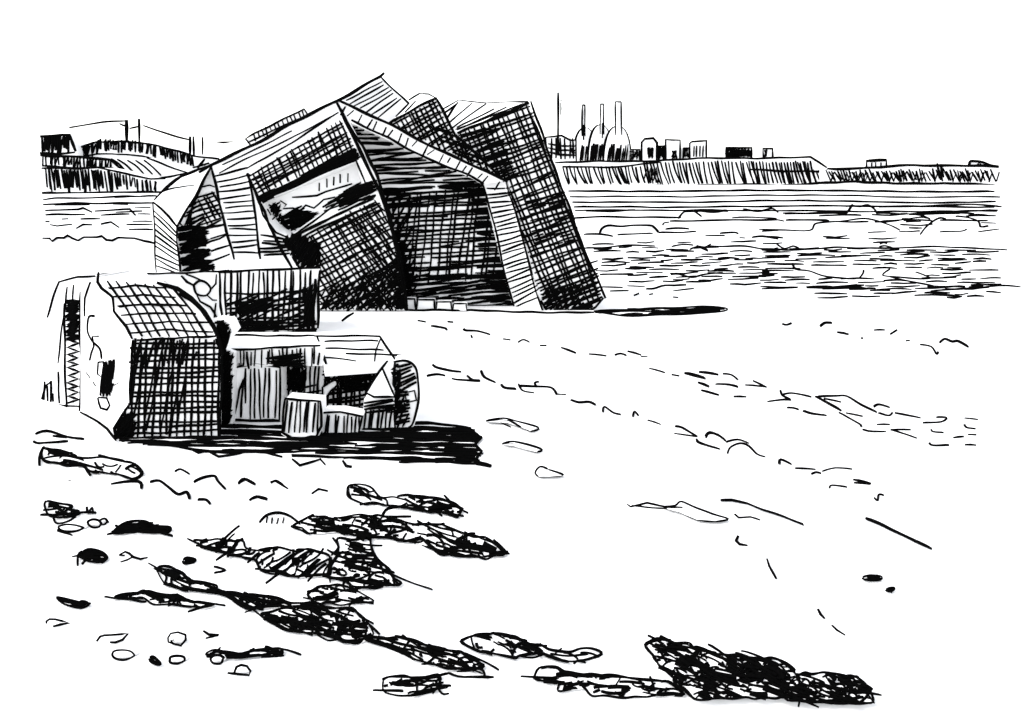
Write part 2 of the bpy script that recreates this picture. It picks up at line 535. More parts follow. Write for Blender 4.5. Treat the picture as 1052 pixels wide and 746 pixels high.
def draw(m, f):
    m.stroke([(850, 173), (880, 173), (905, 172), (940, 169.5), (985, 170), (1010, 171), (1026, 172)], f, w=2.2, step=10)
    m.stroke([(795, 191), (830, 189), (878, 187), (950, 188.5), (1020, 190), (1034, 194)], f, w=2.0, step=10)
    x = 848
    while x < 1020:
        t = 175
        ln = R.uniform(2, 7)
        m.stroke([(x, t + R.uniform(-2, 2)), (x + ln, 187 - R.uniform(0, 2))], f, w=1.7, wob=.4)
        if R.random() < .55:
            m.stroke([(x + ln, 187), (x + ln + 3, 177)], f, w=1.5, wob=.4)
        x += R.uniform(2.2, 4.2)
    m.stroke([(963, 168), (966, 184)], f, w=2.6); m.stroke([(967, 169), (969, 183)], f, w=2.6)
ridge([(846, 175), (880, 173), (905, 172), (940, 169.5), (985, 170), (1010, 171), (1027, 172), (1027, 193), (846, 193)], YR - 6, 40, draw)

def ticks(m, f, line, h, gap, lean=0, w=1.9, dbl=.35):
    for i in range(len(line) - 1):
        a, b = line[i], line[i + 1]
        L = math.hypot(b[0] - a[0], b[1] - a[1])
        n = max(1, int(L / gap * 1.3))
        for k in range(n):
            t = (k + R.uniform(.1, .9)) / n
            x, y = a[0] + (b[0] - a[0]) * t, a[1] + (b[1] - a[1]) * t
            hh = h * R.uniform(.75, 1.15)
            m.stroke([(x, y - R.uniform(0, 2)), (x + lean * hh + R.uniform(-1, 1), y + hh)], f, w=w, wob=.4)
            if R.random() < dbl:
                m.stroke([(x + lean * hh, y + hh), (x + gap * .7, y)], f, w=w * .9, wob=.3)
def draw(m, f):
    c = [(43, 172), (72, 173), (100, 172.5), (118, 176), (136, 181), (155, 184), (170, 184)]
    m.stroke(c, f, w=1.8)
    ticks(m, f, [(44, 174), (72, 175), (100, 175), (118, 178)], 21, 3.6, .14)
    ticks(m, f, [(118, 178), (136, 183), (160, 188)], 12, 4.2, .14)
    m.stroke([(43, 199), (100, 199), (160, 198), (176, 197)], f, w=2.6)
    m.stroke([(166, 199), (178, 187), (192, 178)], f, w=2.2); m.stroke([(168, 196), (186, 181)], f, w=2.2); m.stroke([(158, 196), (160, 187)], f)
ridge([(42, 172), (72, 173), (100, 172.5), (118, 176), (136, 181), (155, 184), (172, 184), (192, 178), (196, 201), (42, 201)], YL, 12, draw)
def draw(m, f):
    m.stroke([(42, 159), (60, 160), (76, 161), (100, 163), (116, 165)], f, w=2.2)
    ticks(m, f, [(43, 161), (75, 162), (114, 166)], 10, 4, 0, dbl=.5)
    m.stroke([(44, 171), (80, 172.5), (116, 172)], f, w=2.0)
    for x in (113, 121, 130, 139, 148):
        m.stroke([(x, 163 + (x - 113) * .05), (x + 9, 168 + (x - 113) * .12), (x + 17, 177 + (x - 113) * .1)], f, w=1.6, curve=True)
    m.stroke([(113, 164), (126, 175), (136, 180), (150, 184), (165, 183), (193, 177)], f, w=1.8, curve=True)
    m.stroke([(150, 162), (172, 171), (193, 178)], f, w=1.8)
ridge([(41, 159), (60, 160), (76, 161), (100, 163), (113, 163), (150, 162), (172, 171), (194, 178), (194, 192), (41, 192)], YL + 14, 8, draw)
def draw(m, f):
    c = [(76, 155), (80, 153), (100, 146), (128, 145), (143, 146), (162, 150), (198, 160), (224, 163), (226, 166)]
    m.stroke(c, f, w=2.0)
    ticks(m, f, [(78, 154), (100, 146)], 12, 3.6)
    ticks(m, f, [(100, 144), (128, 145), (143, 146), (162, 151)], 11, 3.2)
    ticks(m, f, [(162, 151), (198, 160)], 10, 3.6, .1)
    m.stroke([(76, 163), (100, 158), (130, 158), (152, 162), (172, 168)], f, w=1.6)
    m.stroke([(202, 172), (210, 163)], f); m.stroke([(198, 172), (215, 167)], f, w=1.6)
ridge([(74, 157), (80, 153), (100, 146), (128, 145), (143, 146), (162, 150), (198, 160), (222, 163), (232, 185), (74, 185)], YL + 24, 30, draw)
def draw(m, f):
    m.stroke([(41, 140), (56, 139), (72, 138), (75, 147), (78, 155)], f, w=2.4)
    m.stroke([(41, 158), (60, 158.5), (76, 157)], f, w=2.2)
    ticks(m, f, [(42, 141), (72, 140)], 16, 3.4, 0, w=2.2, dbl=.5)
ridge([(40, 140), (56, 139), (72, 138), (79, 157), (79, 172), (40, 172)], YL + 20, 8, draw)

# ================================================================== FAR BUILDINGS
def box(m, x0, y0, x1, y1, Y, depth=8, w=1.9, out=True, top=None):
    v = top + [(x1, y1), (x0, y1)] if top else [(x0, y0), (x1, y0), (x1, y1), (x0, y1)]
    m.solid([(x, y, Y) for x, y in v], [list(range(len(v)))], (0, depth, 0))
    if out:
        f = flat(Y - .04)
        m.stroke([v[-1]] + v[:-1], f, w=w, wob=.4)
YB = YR + 3
def rd(p, Y): return P(p[0], p[1], Y)

def dome(cx, rx, ytop, ybase, Y, chim, label, dark):
    base = rd((cx, ybase, 0)[:2], Y)
    t = thing('reactor_dome', label, 'dome', base, 'domed halls of the power station')
    k = Y / F
    r, h = rx * k * .98, (ybase - ytop) * k
    m = MB()
    NS, NR = 32, 10
    vs_, fs = [], []
    for j in range(NR):
        a = math.pi / 2 * j / NR
        for i in range(NS):
            b = 2 * math.pi * i / NS
            vs_.append(base + Vector((r * math.cos(a) ** .8 * math.cos(b), r * math.cos(a) ** .8 * math.sin(b), h * math.sin(a) - (4 if j == 0 else 0))))
    vs_.append(base + Vector((0, 0, h)))
    for j in range(NR - 1):
        for i in range(NS):
            fs.append([j * NS + i, j * NS + (i + 1) % NS, (j + 1) * NS + (i + 1) % NS, (j + 1) * NS + i])
    for i in range(NS):
        fs.append([(NR - 1) * NS + i, (NR - 1) * NS + (i + 1) % NS, NR * NS])
    m.add(vs_, fs)
    def surf(x, y):
        p = P(x, y, Y)
        q = p - base
        a = math.asin(max(-1, min(1, q.z / h)))
        ra = r * max(math.cos(a), 0) ** .8
        return P(x, y, Y - math.sqrt(max(0.0, ra * ra - q.x * q.x)) - .1)
    arc = []
    for i in range(15):
        a = math.pi * i / 14
        s_, c_ = math.sin(a), math.cos(a)
        arc.append((cx - rx * abs(c_) ** 1 * (1 if c_ > 0 else -1) * 1.0 if abs(c_) > .98 else cx - rx * (abs(c_) ** .8) * (1 if c_ > 0 else -1), ybase - (ybase - ytop) * s_))
    arc = [(cx + (x - cx) * 1.05, ybase + (y - ybase) * 1.03) for x, y in arc]
    m.stroke(arc, flat(Y - .5), w=2.3, wob=.3)
    x0, x1 = dark
    x = x0
    while x < x1:
        y0 = ytop + R.uniform(.45, .6) * (ybase - ytop)
        m.stroke([(x + 2, y0), (x, ybase - 1)], surf, w=2.0, wob=.5)
        x += R.uniform(1.8, 3.0)
    m.build('dome_shell', M_CONC, t)
    c0, c1, ct, cb, solid = chim
    m = MB()
    kk = (Y - r * .85)
    cxm, cr = (c0 + c1) / 2, (c1 - c0) / 2
    ctr = P(cxm, cb, kk)
    topz = P(cxm, ct, kk).z
    rr = cr * kk / F * .8
    NS = 12
    vs_ = []
    for z, q in ((ctr.z - 1, 1.15), (topz, .9)):
        for i in range(NS):
            a = 2 * math.pi * i / NS
            vs_.append(Vector((ctr.x + rr * q * math.cos(a), ctr.y + rr * q * math.sin(a), z)))
    fs = [[i, (i + 1) % NS, NS + (i + 1) % NS, NS + i] for i in range(NS)] + [list(range(NS, 2 * NS))]
    m.add(vs_, fs)
    f = flat(kk - rr - .05)
    m.stroke([(c0, cb), (c0 + .3, ct)], f, w=1.6, wob=.3); m.stroke([(c1, cb), (c1 - .3, ct)], f, w=1.6, wob=.3)
    m.stroke([(c0, ct), (c1, ct)], f, w=1.8, wob=.2)
    if solid:
        m.stroke([(cxm, cb + 4), (cxm + .4, (cb + ct) / 2 + 4)], f, w=1.6, wob=.3)
    m.build('chimney', M_CONC, t)

dome(601, 11.5, 133, 166, YB + 24, (598, 601, 108, 140, True), 'domed power station hall with the shortest dark chimney, partly behind the middle dome', (596, 606))
dome(616.5, 12, 130, 166.5, YB + 16, (616.5, 620.5, 107, 138, True), 'middle dome of the power station with a thin dark chimney', (606, 618))
dome(634, 13.5, 131.5, 167, YB + 8, (632, 638.5, 104.5, 139, False), 'front dome of the power station with a pale open-topped chimney', (624, 646))

def mesh_thing(name, label, cat, fn, group=None, Y=YB, base=None, mt=None):
    m = MB()
    fn(m)
    o = m.build(name, mt or M_CONC, None, base if base is not None else (0, 0, 0))
    return tag(o, label, cat, group)

# mast and shed beside the domes
def fn(m):
    Y = YB - 1
    m.solid([(572.9, 96, Y), (574.1, 96, Y), (574.3, 170, Y), (572.7, 170, Y)], [[0, 1, 2, 3]], (0, .5, 0))
    m.stroke([(573.5, 95), (573.6, 130), (573.4, 160)], flat(Y - .1), w=2.0, wob=.3)
    m.stroke([(575, 103), (577, 104)], flat(Y - .1), w=1.5); m.stroke([(575.4, 105), (575.6, 118)], flat(Y - .1), w=1.3)
mesh_thing('mast', 'tall thin mast rising above the shed beside the domes', 'mast', fn, base=P(573.5, 165, YB - 1))
t = thing('factory_shed', 'low grid-walled shed with a wavy roof between mast and domes', 'shed', P(578, 165, YB))
m = MB(); Y = YB + 2
tp = [(561, 141), (577, 139), (586, 144), (592, 144)]
box(m, 561, 141, 592, 168, Y, 10, top=tp)
f = flat(Y - .1)
for x in (566, 571, 575.5, 580, 585, 589): m.stroke([(x, 142), (x + .5, 163)], f, w=1.7)
for y in (149, 154, 158): m.stroke([(563, y - 2), (575, y + 1), (592, y + 1)], f, w=1.7)
for k in range(4): m.stroke([(585 + k, 152), (588 + k, 158)], f, w=1.7)
m.build('wall', None, t)

def hut(x0, y0, x1, y1, label, top=None, door=None, bars=(), group='small blocks on the far headland', dep=8):
    t = thing('building', label, 'building', P((x0 + x1) / 2, y1, YB), group)
    m = MB(); box(m, x0, y0, x1, y1 + 3, YB, dep, w=2.0, top=top)
    for x in bars: m.stroke([(x, y0 + 4), (x - .4, y1 - 1)], flat(YB - .1), w=1.6, wob=.3)
    m.build('wall', None, t)
    if door:
        dx0, dy0, dx1, dy1 = door
        m = MB()
        m.solid([(dx0, dy0, YB - .1), (dx1, dy0, YB - .1), (dx1, dy1, YB - .1), (dx0, dy1, YB - .1)], [[0, 1, 2, 3]], (0, .09, 0))
        for k in range(5): m.scribble([(dx0, dy0), (dx1, dy0), (dx1, dy1), (dx0, dy1)], flat(YB - .15), n=1, w=1.8, gap=2, ang=90, amp=.4)
        m.build('door', None, t)
def darkbox(x0, y0, x1, y1, label, n=4, cat='building', part=None):
    m = MB(); box(m, x0, y0, x1, y1 + 3, YB + 1, 6, w=2)
    for k in range(n): m.scribble([(x0, y0), (x1, y0), (x1, y1), (x0, y1)], flat(YB + .85), n=1, w=2.0, gap=2.6, ang=R.choice((90, 80, 0)), amp=.5)
    o = m.build('storage_tank' if cat == 'tank' else 'building', None, None, P((x0 + x1) / 2, y1, YB))
    tag(o, label, cat, 'small blocks on the far headland')
darkbox(648, 154, 657, 164, 'low dark annex touching the foot of the front dome', 2)
hut(659, 143, 675, 164, 'pale round-topped block with a black door, closest to the domes', [(659, 146), (662, 142.5), (671, 142), (675, 147)], (665, 152, 671, 162))
darkbox(677, 150, 682, 162, 'narrow black block squeezed between two pale blocks with doors', 3)
hut(684, 143, 698.5, 163, 'pale flat-topped block with a small hooked door, middle of three', [(684, 143), (690, 143.6), (698.5, 144)], (690, 155, 695, 162))
darkbox(702, 152, 708, 161, 'small black block against the barred pale block', 3)
hut(708.5, 145.5, 726, 162, 'pale block marked with upright bars', [(708.5, 147), (711, 145.5), (726, 145)], None, (713, 716, 719.5, 722.5))
darkbox(746, 152, 772, 161, 'long black flat building alone on the headland', 5)
hut(784, 153, 794, 163, 'tiny square building with one black half, past the long black one', None, (785, 154, 788, 161), (), dep=5)
t = thing('building', 'low flat building on the lower far shore with three supports', 'building', P(900, 173, YR - 5))
m = MB(); Y = YR - 5
box(m, 890, 165.5, 911, 176, Y, 6, w=1.9)
f = flat(Y - .1)
for x in (895, 899, 905): m.stroke([(x, 167), (x, 172)], f, w=1.7)
m.stroke([(890, 165.5), (911, 165)], f, w=2.6)
for x in (893, 899, 907): m.stroke([(x, 163), (x + .5, 165)], f, w=1.6)
m.build('wall', None, t)
m = MB(); Y = YR - 5
v = [(996, 175), (997, 166), (1003, 165), (1010, 166), (1018, 170), (1026, 172), (1026, 176)]
m.solid([(x, y, Y) for x, y in v], [list(range(len(v)))], (0, 6, 0))
m.stroke(v[:-1], flat(Y - .1), w=2.4, curve=True)
m.stroke([(1001, 171), (1006, 167), (1009, 172), (1014, 169), (1017, 172)], flat(Y - .1), w=1.7)
tag(m.build('boulder', None, None, P(1010, 172, Y)), 'low rounded rock mound at the far end of the shore', 'rock')

# poles on the left ridge
YP = YL + 24.5
def pole(x, y0, y1, label, w=2.2, arm=None, wire=None):
    t = thing('utility_pole', label, 'pole', P(x, y1, YP), 'poles along the dune ridge')
    m = MB()
    m.solid([(x - .5, y0, YP), (x + .5, y0, YP), (x + .6, y1 + 4, YP), (x - .6, y1 + 4, YP)], [[0, 1, 2, 3]], (0, .3, 0))
    m.stroke([(x, y0), (x + .2, y1)], flat(YP - .05), w=w, wob=.3)
    m.build('post', None, t)
    if arm:
        m = MB(); m.stroke(arm, flat(YP - .1), w=2.0, wob=.2); m.build('crossarm', None, t)
    if wire:
        m = MB(); m.stroke(wire, flat(YP), w=1.7, curve=True, wob=.3); m.build('wire', None, t)
pole(130, 123, 146, 'pole where the rising wire ends on the dune ridge', 2.8, [(122.5, 127), (127, 129), (130, 129)], [(71, 131.5), (90, 128), (110, 125), (129, 124)])
pole(143, 122, 146, 'pole where the falling wire begins on the dune ridge', 2.4, [(133, 132), (138, 131), (142, 130)], [(147, 129), (165, 135), (180, 140), (195, 143.5)])
pole(195, 140, 160, 'first of a close pair of short poles where the wire comes down', 2.2)
pole(198.8, 140, 160, 'second of the close pair of short poles, the one nearer the bunker', 2.0)
pole(208, 141, 159, 'thin crooked pole standing alone by the bunker roof', 1.6)
m = MB(); m.stroke([(221, 146), (230, 146.6), (240, 145.6)], flat(YP), w=2.0, wob=.2, taper=.3)
tag(m.build('bird', None, None, P(230, 146, YP)), 'thin dark dash of a bird low in the sky over the bunker roof', 'bird')

# ================================================================== BLOCKHOUSE
PEN = 1.06
YA = 30.3
bh = thing('bunker', 'huge toppled concrete bunker leaning on the beach with an open gun slit', 'bunker', G(420, 319))
# embrasure wall
front = [(217, 170), (346, 103), (352, 112), (385, 172), (411, 262), (416, 319), (328, 319), (262, 322), (240, 266)]
hole = [(266, 207), (366, 164), (375, 189), (297, 245), (283, 239), (271, 222)]
m = MB()
fv = [P(x, y, YA) for x, y in front]
hv = [P(x, y, YA) for x, y in hole]
inner = [(275, 207), (365, 170), (371, 189), (301, 239), (290, 232), (279, 219)]
iv = [P(x, y, YA + .7) for x, y in inner]
bv = [v + Vector((-1.0 if v.x > -5 else 0, 4.5, 0)) for v in fv]
vs_ = fv + hv + iv + bv
nf, nh = len(fv), len(hv)
tri = tessellate_polygon([[Vector((v.x, v.z, 0)) for v in fv], [Vector((v.x, v.z, 0)) for v in hv]])
fs = [list(t) for t in tri]
for i in range(nh):
    j = (i + 1) % nh
    fs.append([nf + i, nf + j, nf + nh + j, nf + nh + i])
fs.append([nf + nh + i for i in range(nh)])
o2 = nf + 2 * nh
for i in range(nf):
    j = (i + 1) % nf
    fs.append([i, o2 + i, o2 + j, j])
fs.append([o2 + i for i in reversed(range(nf))])
m.add(vs_, fs)
f = flat(YA - .02)
m.stroke([(205, 178), (217, 170), (280, 138), (346, 103), (391, 79), (395, 75)], f, w=2.8)
m.stroke([(253, 174), (300, 146), (348, 116)], f, w=1.6)
m.stroke([(217, 172), (226, 210), (240, 266)], f, w=2.2)
m.stroke([(254, 178), (259, 200), (263, 232), (268, 266)], f, w=2.2)
m.stroke([(346, 103), (356, 125), (372, 150), (385, 176), (400, 220), (413, 270), (418, 318)], f, w=3.4)
m.stroke([(352, 118), (370, 155), (390, 196), (404, 240), (416, 300)], f, w=3.2)
m.fan((222, 178), (241, 262), (266, 262), (254, 172), 15, f, w=1.9, over=3, jit=.3)
m.stroke([(224, 178), (255, 163), (310, 136), (340, 120)], f, w=1.6)
m.stroke([(228, 170), (300, 134)], f, w=1.4)
# upper front face: shade drawn as ink cross-hatching
up = [(257, 180), (350, 123), (364, 152), (355, 160), (300, 184), (266, 203)]
m.hatch(up, 30, 5.2, f, w=1.9)
m.hatch(up, -66, 5.4, f, w=1.9)
m.hatch(up, 27, 9, f, w=1.7, brk=.6, skip=.2)
# dark underside over the slit, its shade hatched in ink
lin = [(264, 203), (300, 186), (364, 153), (369, 163), (310, 186), (270, 208)]
for k in range(4): m.hatch(lin, 26, 2.2, f, w=2.3, over=2)
m.loop([(266, 207), (366, 164), (375, 189), (297, 245), (283, 239), (271, 222)], f, w=2.2)
# right of slit
for k in range(2): m.scribble([(344, 204), (372, 187), (388, 186), (386, 202), (350, 214)], f, n=2, w=2.2, gap=4, ang=20)
m.hatch([(340, 205), (374, 188), (388, 190), (378, 204), (330, 222)], 24, 3.2, f, w=1.9)
m.stroke([(302, 243), (340, 224), (384, 204)], f, w=2.2)
m.stroke([(297, 246), (330, 229), (376, 206)], f, w=2.2)
m.stroke([(292, 252), (330, 234), (390, 208)], f, w=2.6)
# lower front face, the same inked shade
lo = [(298, 252), (386, 205), (400, 226), (411, 266), (416, 318), (330, 318), (327, 290)]
m.hatch(lo, 27, 5.6, f, w=1.9)
m.hatch(lo, -58, 5.4, f, w=1.9)
m.hatch(lo, 24, 19, f, w=1.7, brk=.6, skip=.2, over=3)
m.hatch([(360, 226), (392, 212), (416, 318), (380, 318)], -50, 6, f, w=1.8, brk=.4, over=3)
m.hatch([(332, 300), (412, 272), (416, 318), (330, 318)], 62, 4.5, f, w=2.0)
m.hatch([(340, 290), (412, 262), (416, 318), (330, 318)], 38, 6, f, w=2.0)
for k in range(3): m.scribble([(404, 270), (413, 262), (418, 318), (408, 318)], f, n=1, w=2.6, gap=5, ang=20)
# dark corner under the slit
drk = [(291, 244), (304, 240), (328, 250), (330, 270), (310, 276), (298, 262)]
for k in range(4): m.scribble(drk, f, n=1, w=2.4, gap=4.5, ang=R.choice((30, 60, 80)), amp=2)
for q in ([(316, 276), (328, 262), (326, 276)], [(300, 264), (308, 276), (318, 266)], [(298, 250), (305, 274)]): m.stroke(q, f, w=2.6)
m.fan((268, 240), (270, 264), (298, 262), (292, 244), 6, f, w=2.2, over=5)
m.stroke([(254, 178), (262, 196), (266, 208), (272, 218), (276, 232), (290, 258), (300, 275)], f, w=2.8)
wall = m.build('embrasure_wall', None, bh)
# strokes inside the slit; black scribbles put shade into the recess
m = MB()
fi = flat(YA + .68)
m.solid([(x, y, YA + .69) for x, y in inner], [list(range(6))], (0, .005, 0))
for x, y in ((328, 187), (336, 184), (343, 181.5), (350, 179), (357, 178)): m.stroke([(x, y), (x - .5, y + 9)], fi, w=1.7)
m.stroke([(300, 203), (325, 201), (334, 197), (362, 188)], fi, w=1.7)
for k in range(4): m.scribble([(290, 224), (302, 218), (316, 216), (322, 222), (305, 234), (296, 230)], fi, n=1, w=2.4, gap=4, ang=20, amp=2)
for q in ([(276, 210), (282, 213), (284, 222), (280, 226)], [(274, 215), (278, 222)]): m.stroke(q, flat(YA + .2), w=2.0)
for k in range(3): m.scribble([(277, 209), (286, 207), (290, 222), (298, 236), (288, 230), (279, 219)], fi, n=1, w=2.2, gap=4, ang=R.choice((60, 20)), amp=1.5)
for k in range(2): m.scribble([(284, 222), (300, 216), (312, 213), (324, 216), (330, 222), (302, 238), (292, 232)], fi, n=1, w=2.2, gap=4, ang=20, amp=2.5)
m.hatch([(330, 212), (371, 186), (371, 190), (334, 216)], 28, 3, fi, w=2.0, over=3)
m.stroke([(288, 206), (294, 210), (290, 214), (300, 213), (308, 216), (314, 211), (322, 214), (332, 205), (345, 203)], fi, w=1.8)
sub(m, 'slit_back', wall, bh.location)

# roof slab over the deep side
m = MB()
a, b, c, d = (346, 103, YA), (520, 186, YA + .1), (497, 189, YA + .1), (360, 126, YA)
m.solid([a, b, c, d], [[0, 3, 2, 1]], (0, 4, 0), back={0: (391, 79, YA + 4), 1: (484, 160, YA + 4), 2: (482, 186, YA + 4), 3: (395, 130, YA + 4)})
f = flat(YA - .02)
m.stroke([(346, 103), (400, 128), (450, 153), (500, 176), (521, 188)], f, w=2.8)
m.stroke([(360, 124), (400, 142), (440, 163), (480, 180), (497, 189)], f, w=2.2)
for k in range(20):
    t = (k + .5 + R.uniform(-.3, .3)) / 20
    x, y = 352 + (515 - 352) * t, 108 + (187 - 108) * t
    m.stroke([(x, y), (x - R.uniform(3, 8), y + R.uniform(5, 11))], f, w=1.8)
tp = plane(a, b, (391, 79, YA + 4))
for q in ([(391, 79), (404, 92), (419, 107), (428, 114)],): m.stroke(q, tp, w=1.9)
m.fan((352, 102), (392, 121), (413, 104), (389, 82), 7, tp, w=1.7, over=3)
m.build('roof_slab', None, bh)

# deep side wall
m = MB(); YS = YA + 1.4
sv = [(346, 118), (500, 186), (536, 322), (405, 322), (404, 240), (370, 160)]
m.solid([(x, y, YS) for x, y in sv], [list(range(6))], (0, 2.5, 0))
f = flat(YS - .03)
side = [(358, 128), (380, 136), (420, 156), (496, 188), (510, 240), (529, 316), (418, 312), (412, 266), (386, 178)]
m.hatch(side, 3, 4.6, f, w=2.1, brk=.5, over=3, jit=.35)  # deep shade under the roof overhang, put in as level ink lines
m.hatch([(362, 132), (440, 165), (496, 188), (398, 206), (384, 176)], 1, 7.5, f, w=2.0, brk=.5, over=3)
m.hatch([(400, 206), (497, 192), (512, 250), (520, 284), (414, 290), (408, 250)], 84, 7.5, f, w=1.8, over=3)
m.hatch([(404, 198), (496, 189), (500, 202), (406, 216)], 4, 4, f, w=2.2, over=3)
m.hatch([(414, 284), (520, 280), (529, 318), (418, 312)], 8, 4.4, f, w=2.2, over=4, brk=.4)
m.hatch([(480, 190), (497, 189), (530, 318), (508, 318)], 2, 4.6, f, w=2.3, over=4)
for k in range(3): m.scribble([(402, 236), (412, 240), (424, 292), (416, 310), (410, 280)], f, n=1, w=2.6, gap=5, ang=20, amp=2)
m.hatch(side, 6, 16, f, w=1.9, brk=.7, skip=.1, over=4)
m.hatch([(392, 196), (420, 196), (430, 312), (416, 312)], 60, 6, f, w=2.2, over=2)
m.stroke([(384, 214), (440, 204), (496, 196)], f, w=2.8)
m.build('side_wall', None, bh)

# corner pier strip
m = MB()
q = [(495, 187, YS - .2), (521, 187, YA + .25), (558, 322, YA + .25), (528, 324, YS - .2)]
f = plane(q[0], q[1], q[2])
q[3] = (q[3][0], q[3][1], f(q[3][0], q[3][1]).y)
m.solid(q, [[0, 3, 2, 1]], (0, 2.2, 0))
m.stroke([(496, 188), (508, 232), (529, 320)], f, w=2.4)
m.stroke([(521, 187), (538, 250), (557, 320)], f, w=2.6)
m.fan((498, 192), (530, 318), (554, 306), (521, 190), 26, f, w=1.9, over=3, jit=.3)
m.build('pier', None, bh)

# end slab
m = MB(); YD = YA + .35
dv = [(464, 138), (470, 136), (543, 106), (582, 205), (620, 308), (606, 322), (556, 322), (517, 186)]
m.solid([(x, y, YD) for x, y in dv], [list(range(8))], (0, 3.5, 0), back={0: (453, 112, YD + 3), 1: (471, 103, YD + 3), 2: (542, 105, YD + 3)})
f = flat(YD - .02)
dp = [(470, 138), (542, 108), (582, 208), (618, 306), (604, 319), (560, 318), (540, 250), (521, 188), (496, 166)]
m.hatch(dp, 20, 5.4, f, w=2.0, over=3)  # shaded face of the slab rendered by crossed pen lines
m.hatch(dp, -68, 5.2, f, w=2.0, over=3)
m.hatch(dp, 24, 17, f, w=1.7, brk=.7, skip=.2, over=4)
m.hatch([(540, 200), (580, 200), (590, 250), (552, 260)], 14, 5, f, w=2.0, brk=.4)
m.hatch([(470, 138), (510, 124), (535, 190), (521, 188)], 20, 5.4, f, w=2.0)
m.hatch([(556, 290), (612, 268), (618, 306), (604, 319), (560, 319)], 22, 5, f, w=2.4, over=3)
m.hatch([(556, 296), (600, 290), (600, 319), (562, 319)], 50, 4, f, w=2.4, over=3)
m.stroke([(470, 137), (505, 123), (544, 106)], f, w=2.6); m.stroke([(545, 104), (562, 152), (582, 206), (600, 256), (622, 306)], f, w=2.6)
m.stroke([(540, 108), (552, 134), (566, 172), (590, 236), (614, 300)], f, w=2.0)
m.stroke([(620, 307), (612, 316), (606, 320), (596, 324)], f, w=2.6); m.stroke([(545, 320), (580, 322), (610, 321)], f, w=2.4)
m.stroke([(596, 312), (597, 326)], f, w=2.2)
tf = plane((470, 136, YD), (543, 106, YD), (471, 103, YD + 3))
m.stroke([(453, 113), (462, 108), (471, 103), (500, 106), (543, 104.5)], tf, w=2.0, wob=.4)
for p, q in (((458, 122), (471, 105)), ((464, 132), (500, 106)), ((470, 133), (520, 110)), ((476, 131), (538, 106)), ((455, 117), (468, 107)), ((460, 127), (485, 105)), ((470, 131), (508, 112))): m.stroke([p, q], off(tf, .05), w=1.9)
m.stroke([(468, 133), (510, 117), (543, 106)], tf, w=2.2)
m.build('end_wall', None, bh)

# vent block on the roof
m = MB(); YE = YA + .2
ev = [(399, 127), (448, 101), (467, 137), (518, 186), (470, 164)]
m.solid([(x, y, YE) for x, y in ev], [list(range(5))], (0, 2.5, 0), back={0: (420, 107, YE + 2.5), 1: (432, 96, YE + 2.5)})
f = flat(YE - .02)
ep = [(400, 128), (447, 103), (466, 138), (514, 184), (470, 160)]
m.hatch(ep, 29, 4.6, f, w=2.1, over=1)
m.hatch(ep, -62, 4.6, f, w=2.1, over=1)
m.hatch([(440, 130), (462, 132), (505, 178), (470, 160)], -20, 4.2, f, w=2.2)
m.stroke([(399, 127), (424, 113), (448, 101)], f, w=2.8); m.stroke([(447, 100), (458, 120), (468, 138), (490, 158), (517, 186)], f, w=2.8)
m.stroke([(399, 127), (408, 134)], f, w=2.6)
tf = plane((399, 127, YE), (448, 101, YE), (432, 96, YE + 2.5))
m.stroke([(420, 104), (431, 96.5), (440, 97), (447, 101)], tf, w=2.0); m.stroke([(406, 120), (420, 106)], tf, w=1.7); m.stroke([(416, 116), (428, 103)], tf, w=1.7)
m.build('vent_block', None, bh)

# lip on the roof edge
m = MB(); YV = YA + .6
lv = [(252, 152), (254, 143), (262, 137), (300, 117), (313, 112), (318, 119)]
m.solid([(x, y, YV) for x, y in lv], [list(range(6))], (0, 1.5, 0))
f = flat(YV - .02)
m.stroke([(258, 150), (253, 143), (262, 137), (285, 125), (312, 112), (316, 118)], f, w=2.0)
m.stroke([(256, 146), (285, 133), (314, 119)], f, w=1.6)
for k in range(13):
    x = 260 + k * 4.2; y = 144 - k * 2
    m.stroke([(x, y - 7), (x + 2.5, y + R.uniform(-2, 2))], f, w=1.8)
m.build('roof_lip', None, bh)

# broken wing
m = MB()
w0 = [(217, 170, YA - .02), (181, 184, YA + .7), (157, 208, YA + .2), (182, 233, YA - .4), (185, 292, YA - .4), (161, 292, YA + .1)]
f1 = plane(w0[2], w0[3], w0[4])
w0[5] = (161, 292, f1(161, 292).y)
m.solid(w0, [[0, 1, 2, 3], [3, 2, 5, 4]], (-.9, 3, 0))
f2 = plane(w0[0], w0[2], w0[3])
m.stroke([(157, 208), (159, 245), (161, 280)], f1, w=2.2); m.stroke([(182, 233), (183, 255), (185, 280)], f1, w=2.4)
m.stroke([(157, 207), (166, 214), (174, 222), (182, 233)], f1, w=2.6)
m.fan((159, 214), (161, 276), (184, 284), (182, 238), 10, f1, w=2.2, over=2)
m.stroke([(158, 206), (170, 194), (181, 184), (200, 176), (217, 170)], plane(w0[0], w0[1], w0[2]), w=2.4)
m.stroke([(217, 171), (200, 202), (182, 232)], f2, w=2.2)
m.stroke([(164, 198), (176, 193), (200, 191)], f2, w=1.6); m.stroke([(166, 197), (186, 182), (206, 173)], f2, w=2.8)
m.build('broken_wing', None, bh)
m = MB(); YW = YA + .25
wv = [(217, 170), (180, 234), (184, 300), (262, 300), (240, 250)]
m.solid([(x, y, YW) for x, y in wv], [list(range(5))], (0, 2, 0))
f = flat(YW - .02)
for k in range(3): m.stroke([(217 - k, 172), (205 - k * 2, 196), (188 + k * 3, 234)], f, w=1.8)
m.hatch([(200, 204), (218, 196), (229, 216), (226, 232), (192, 234), (196, 216)], 18, 4.5, f, w=2.0); m.hatch([(204, 204), (220, 196), (229, 220), (212, 232)], -60, 5, f, w=2.0)
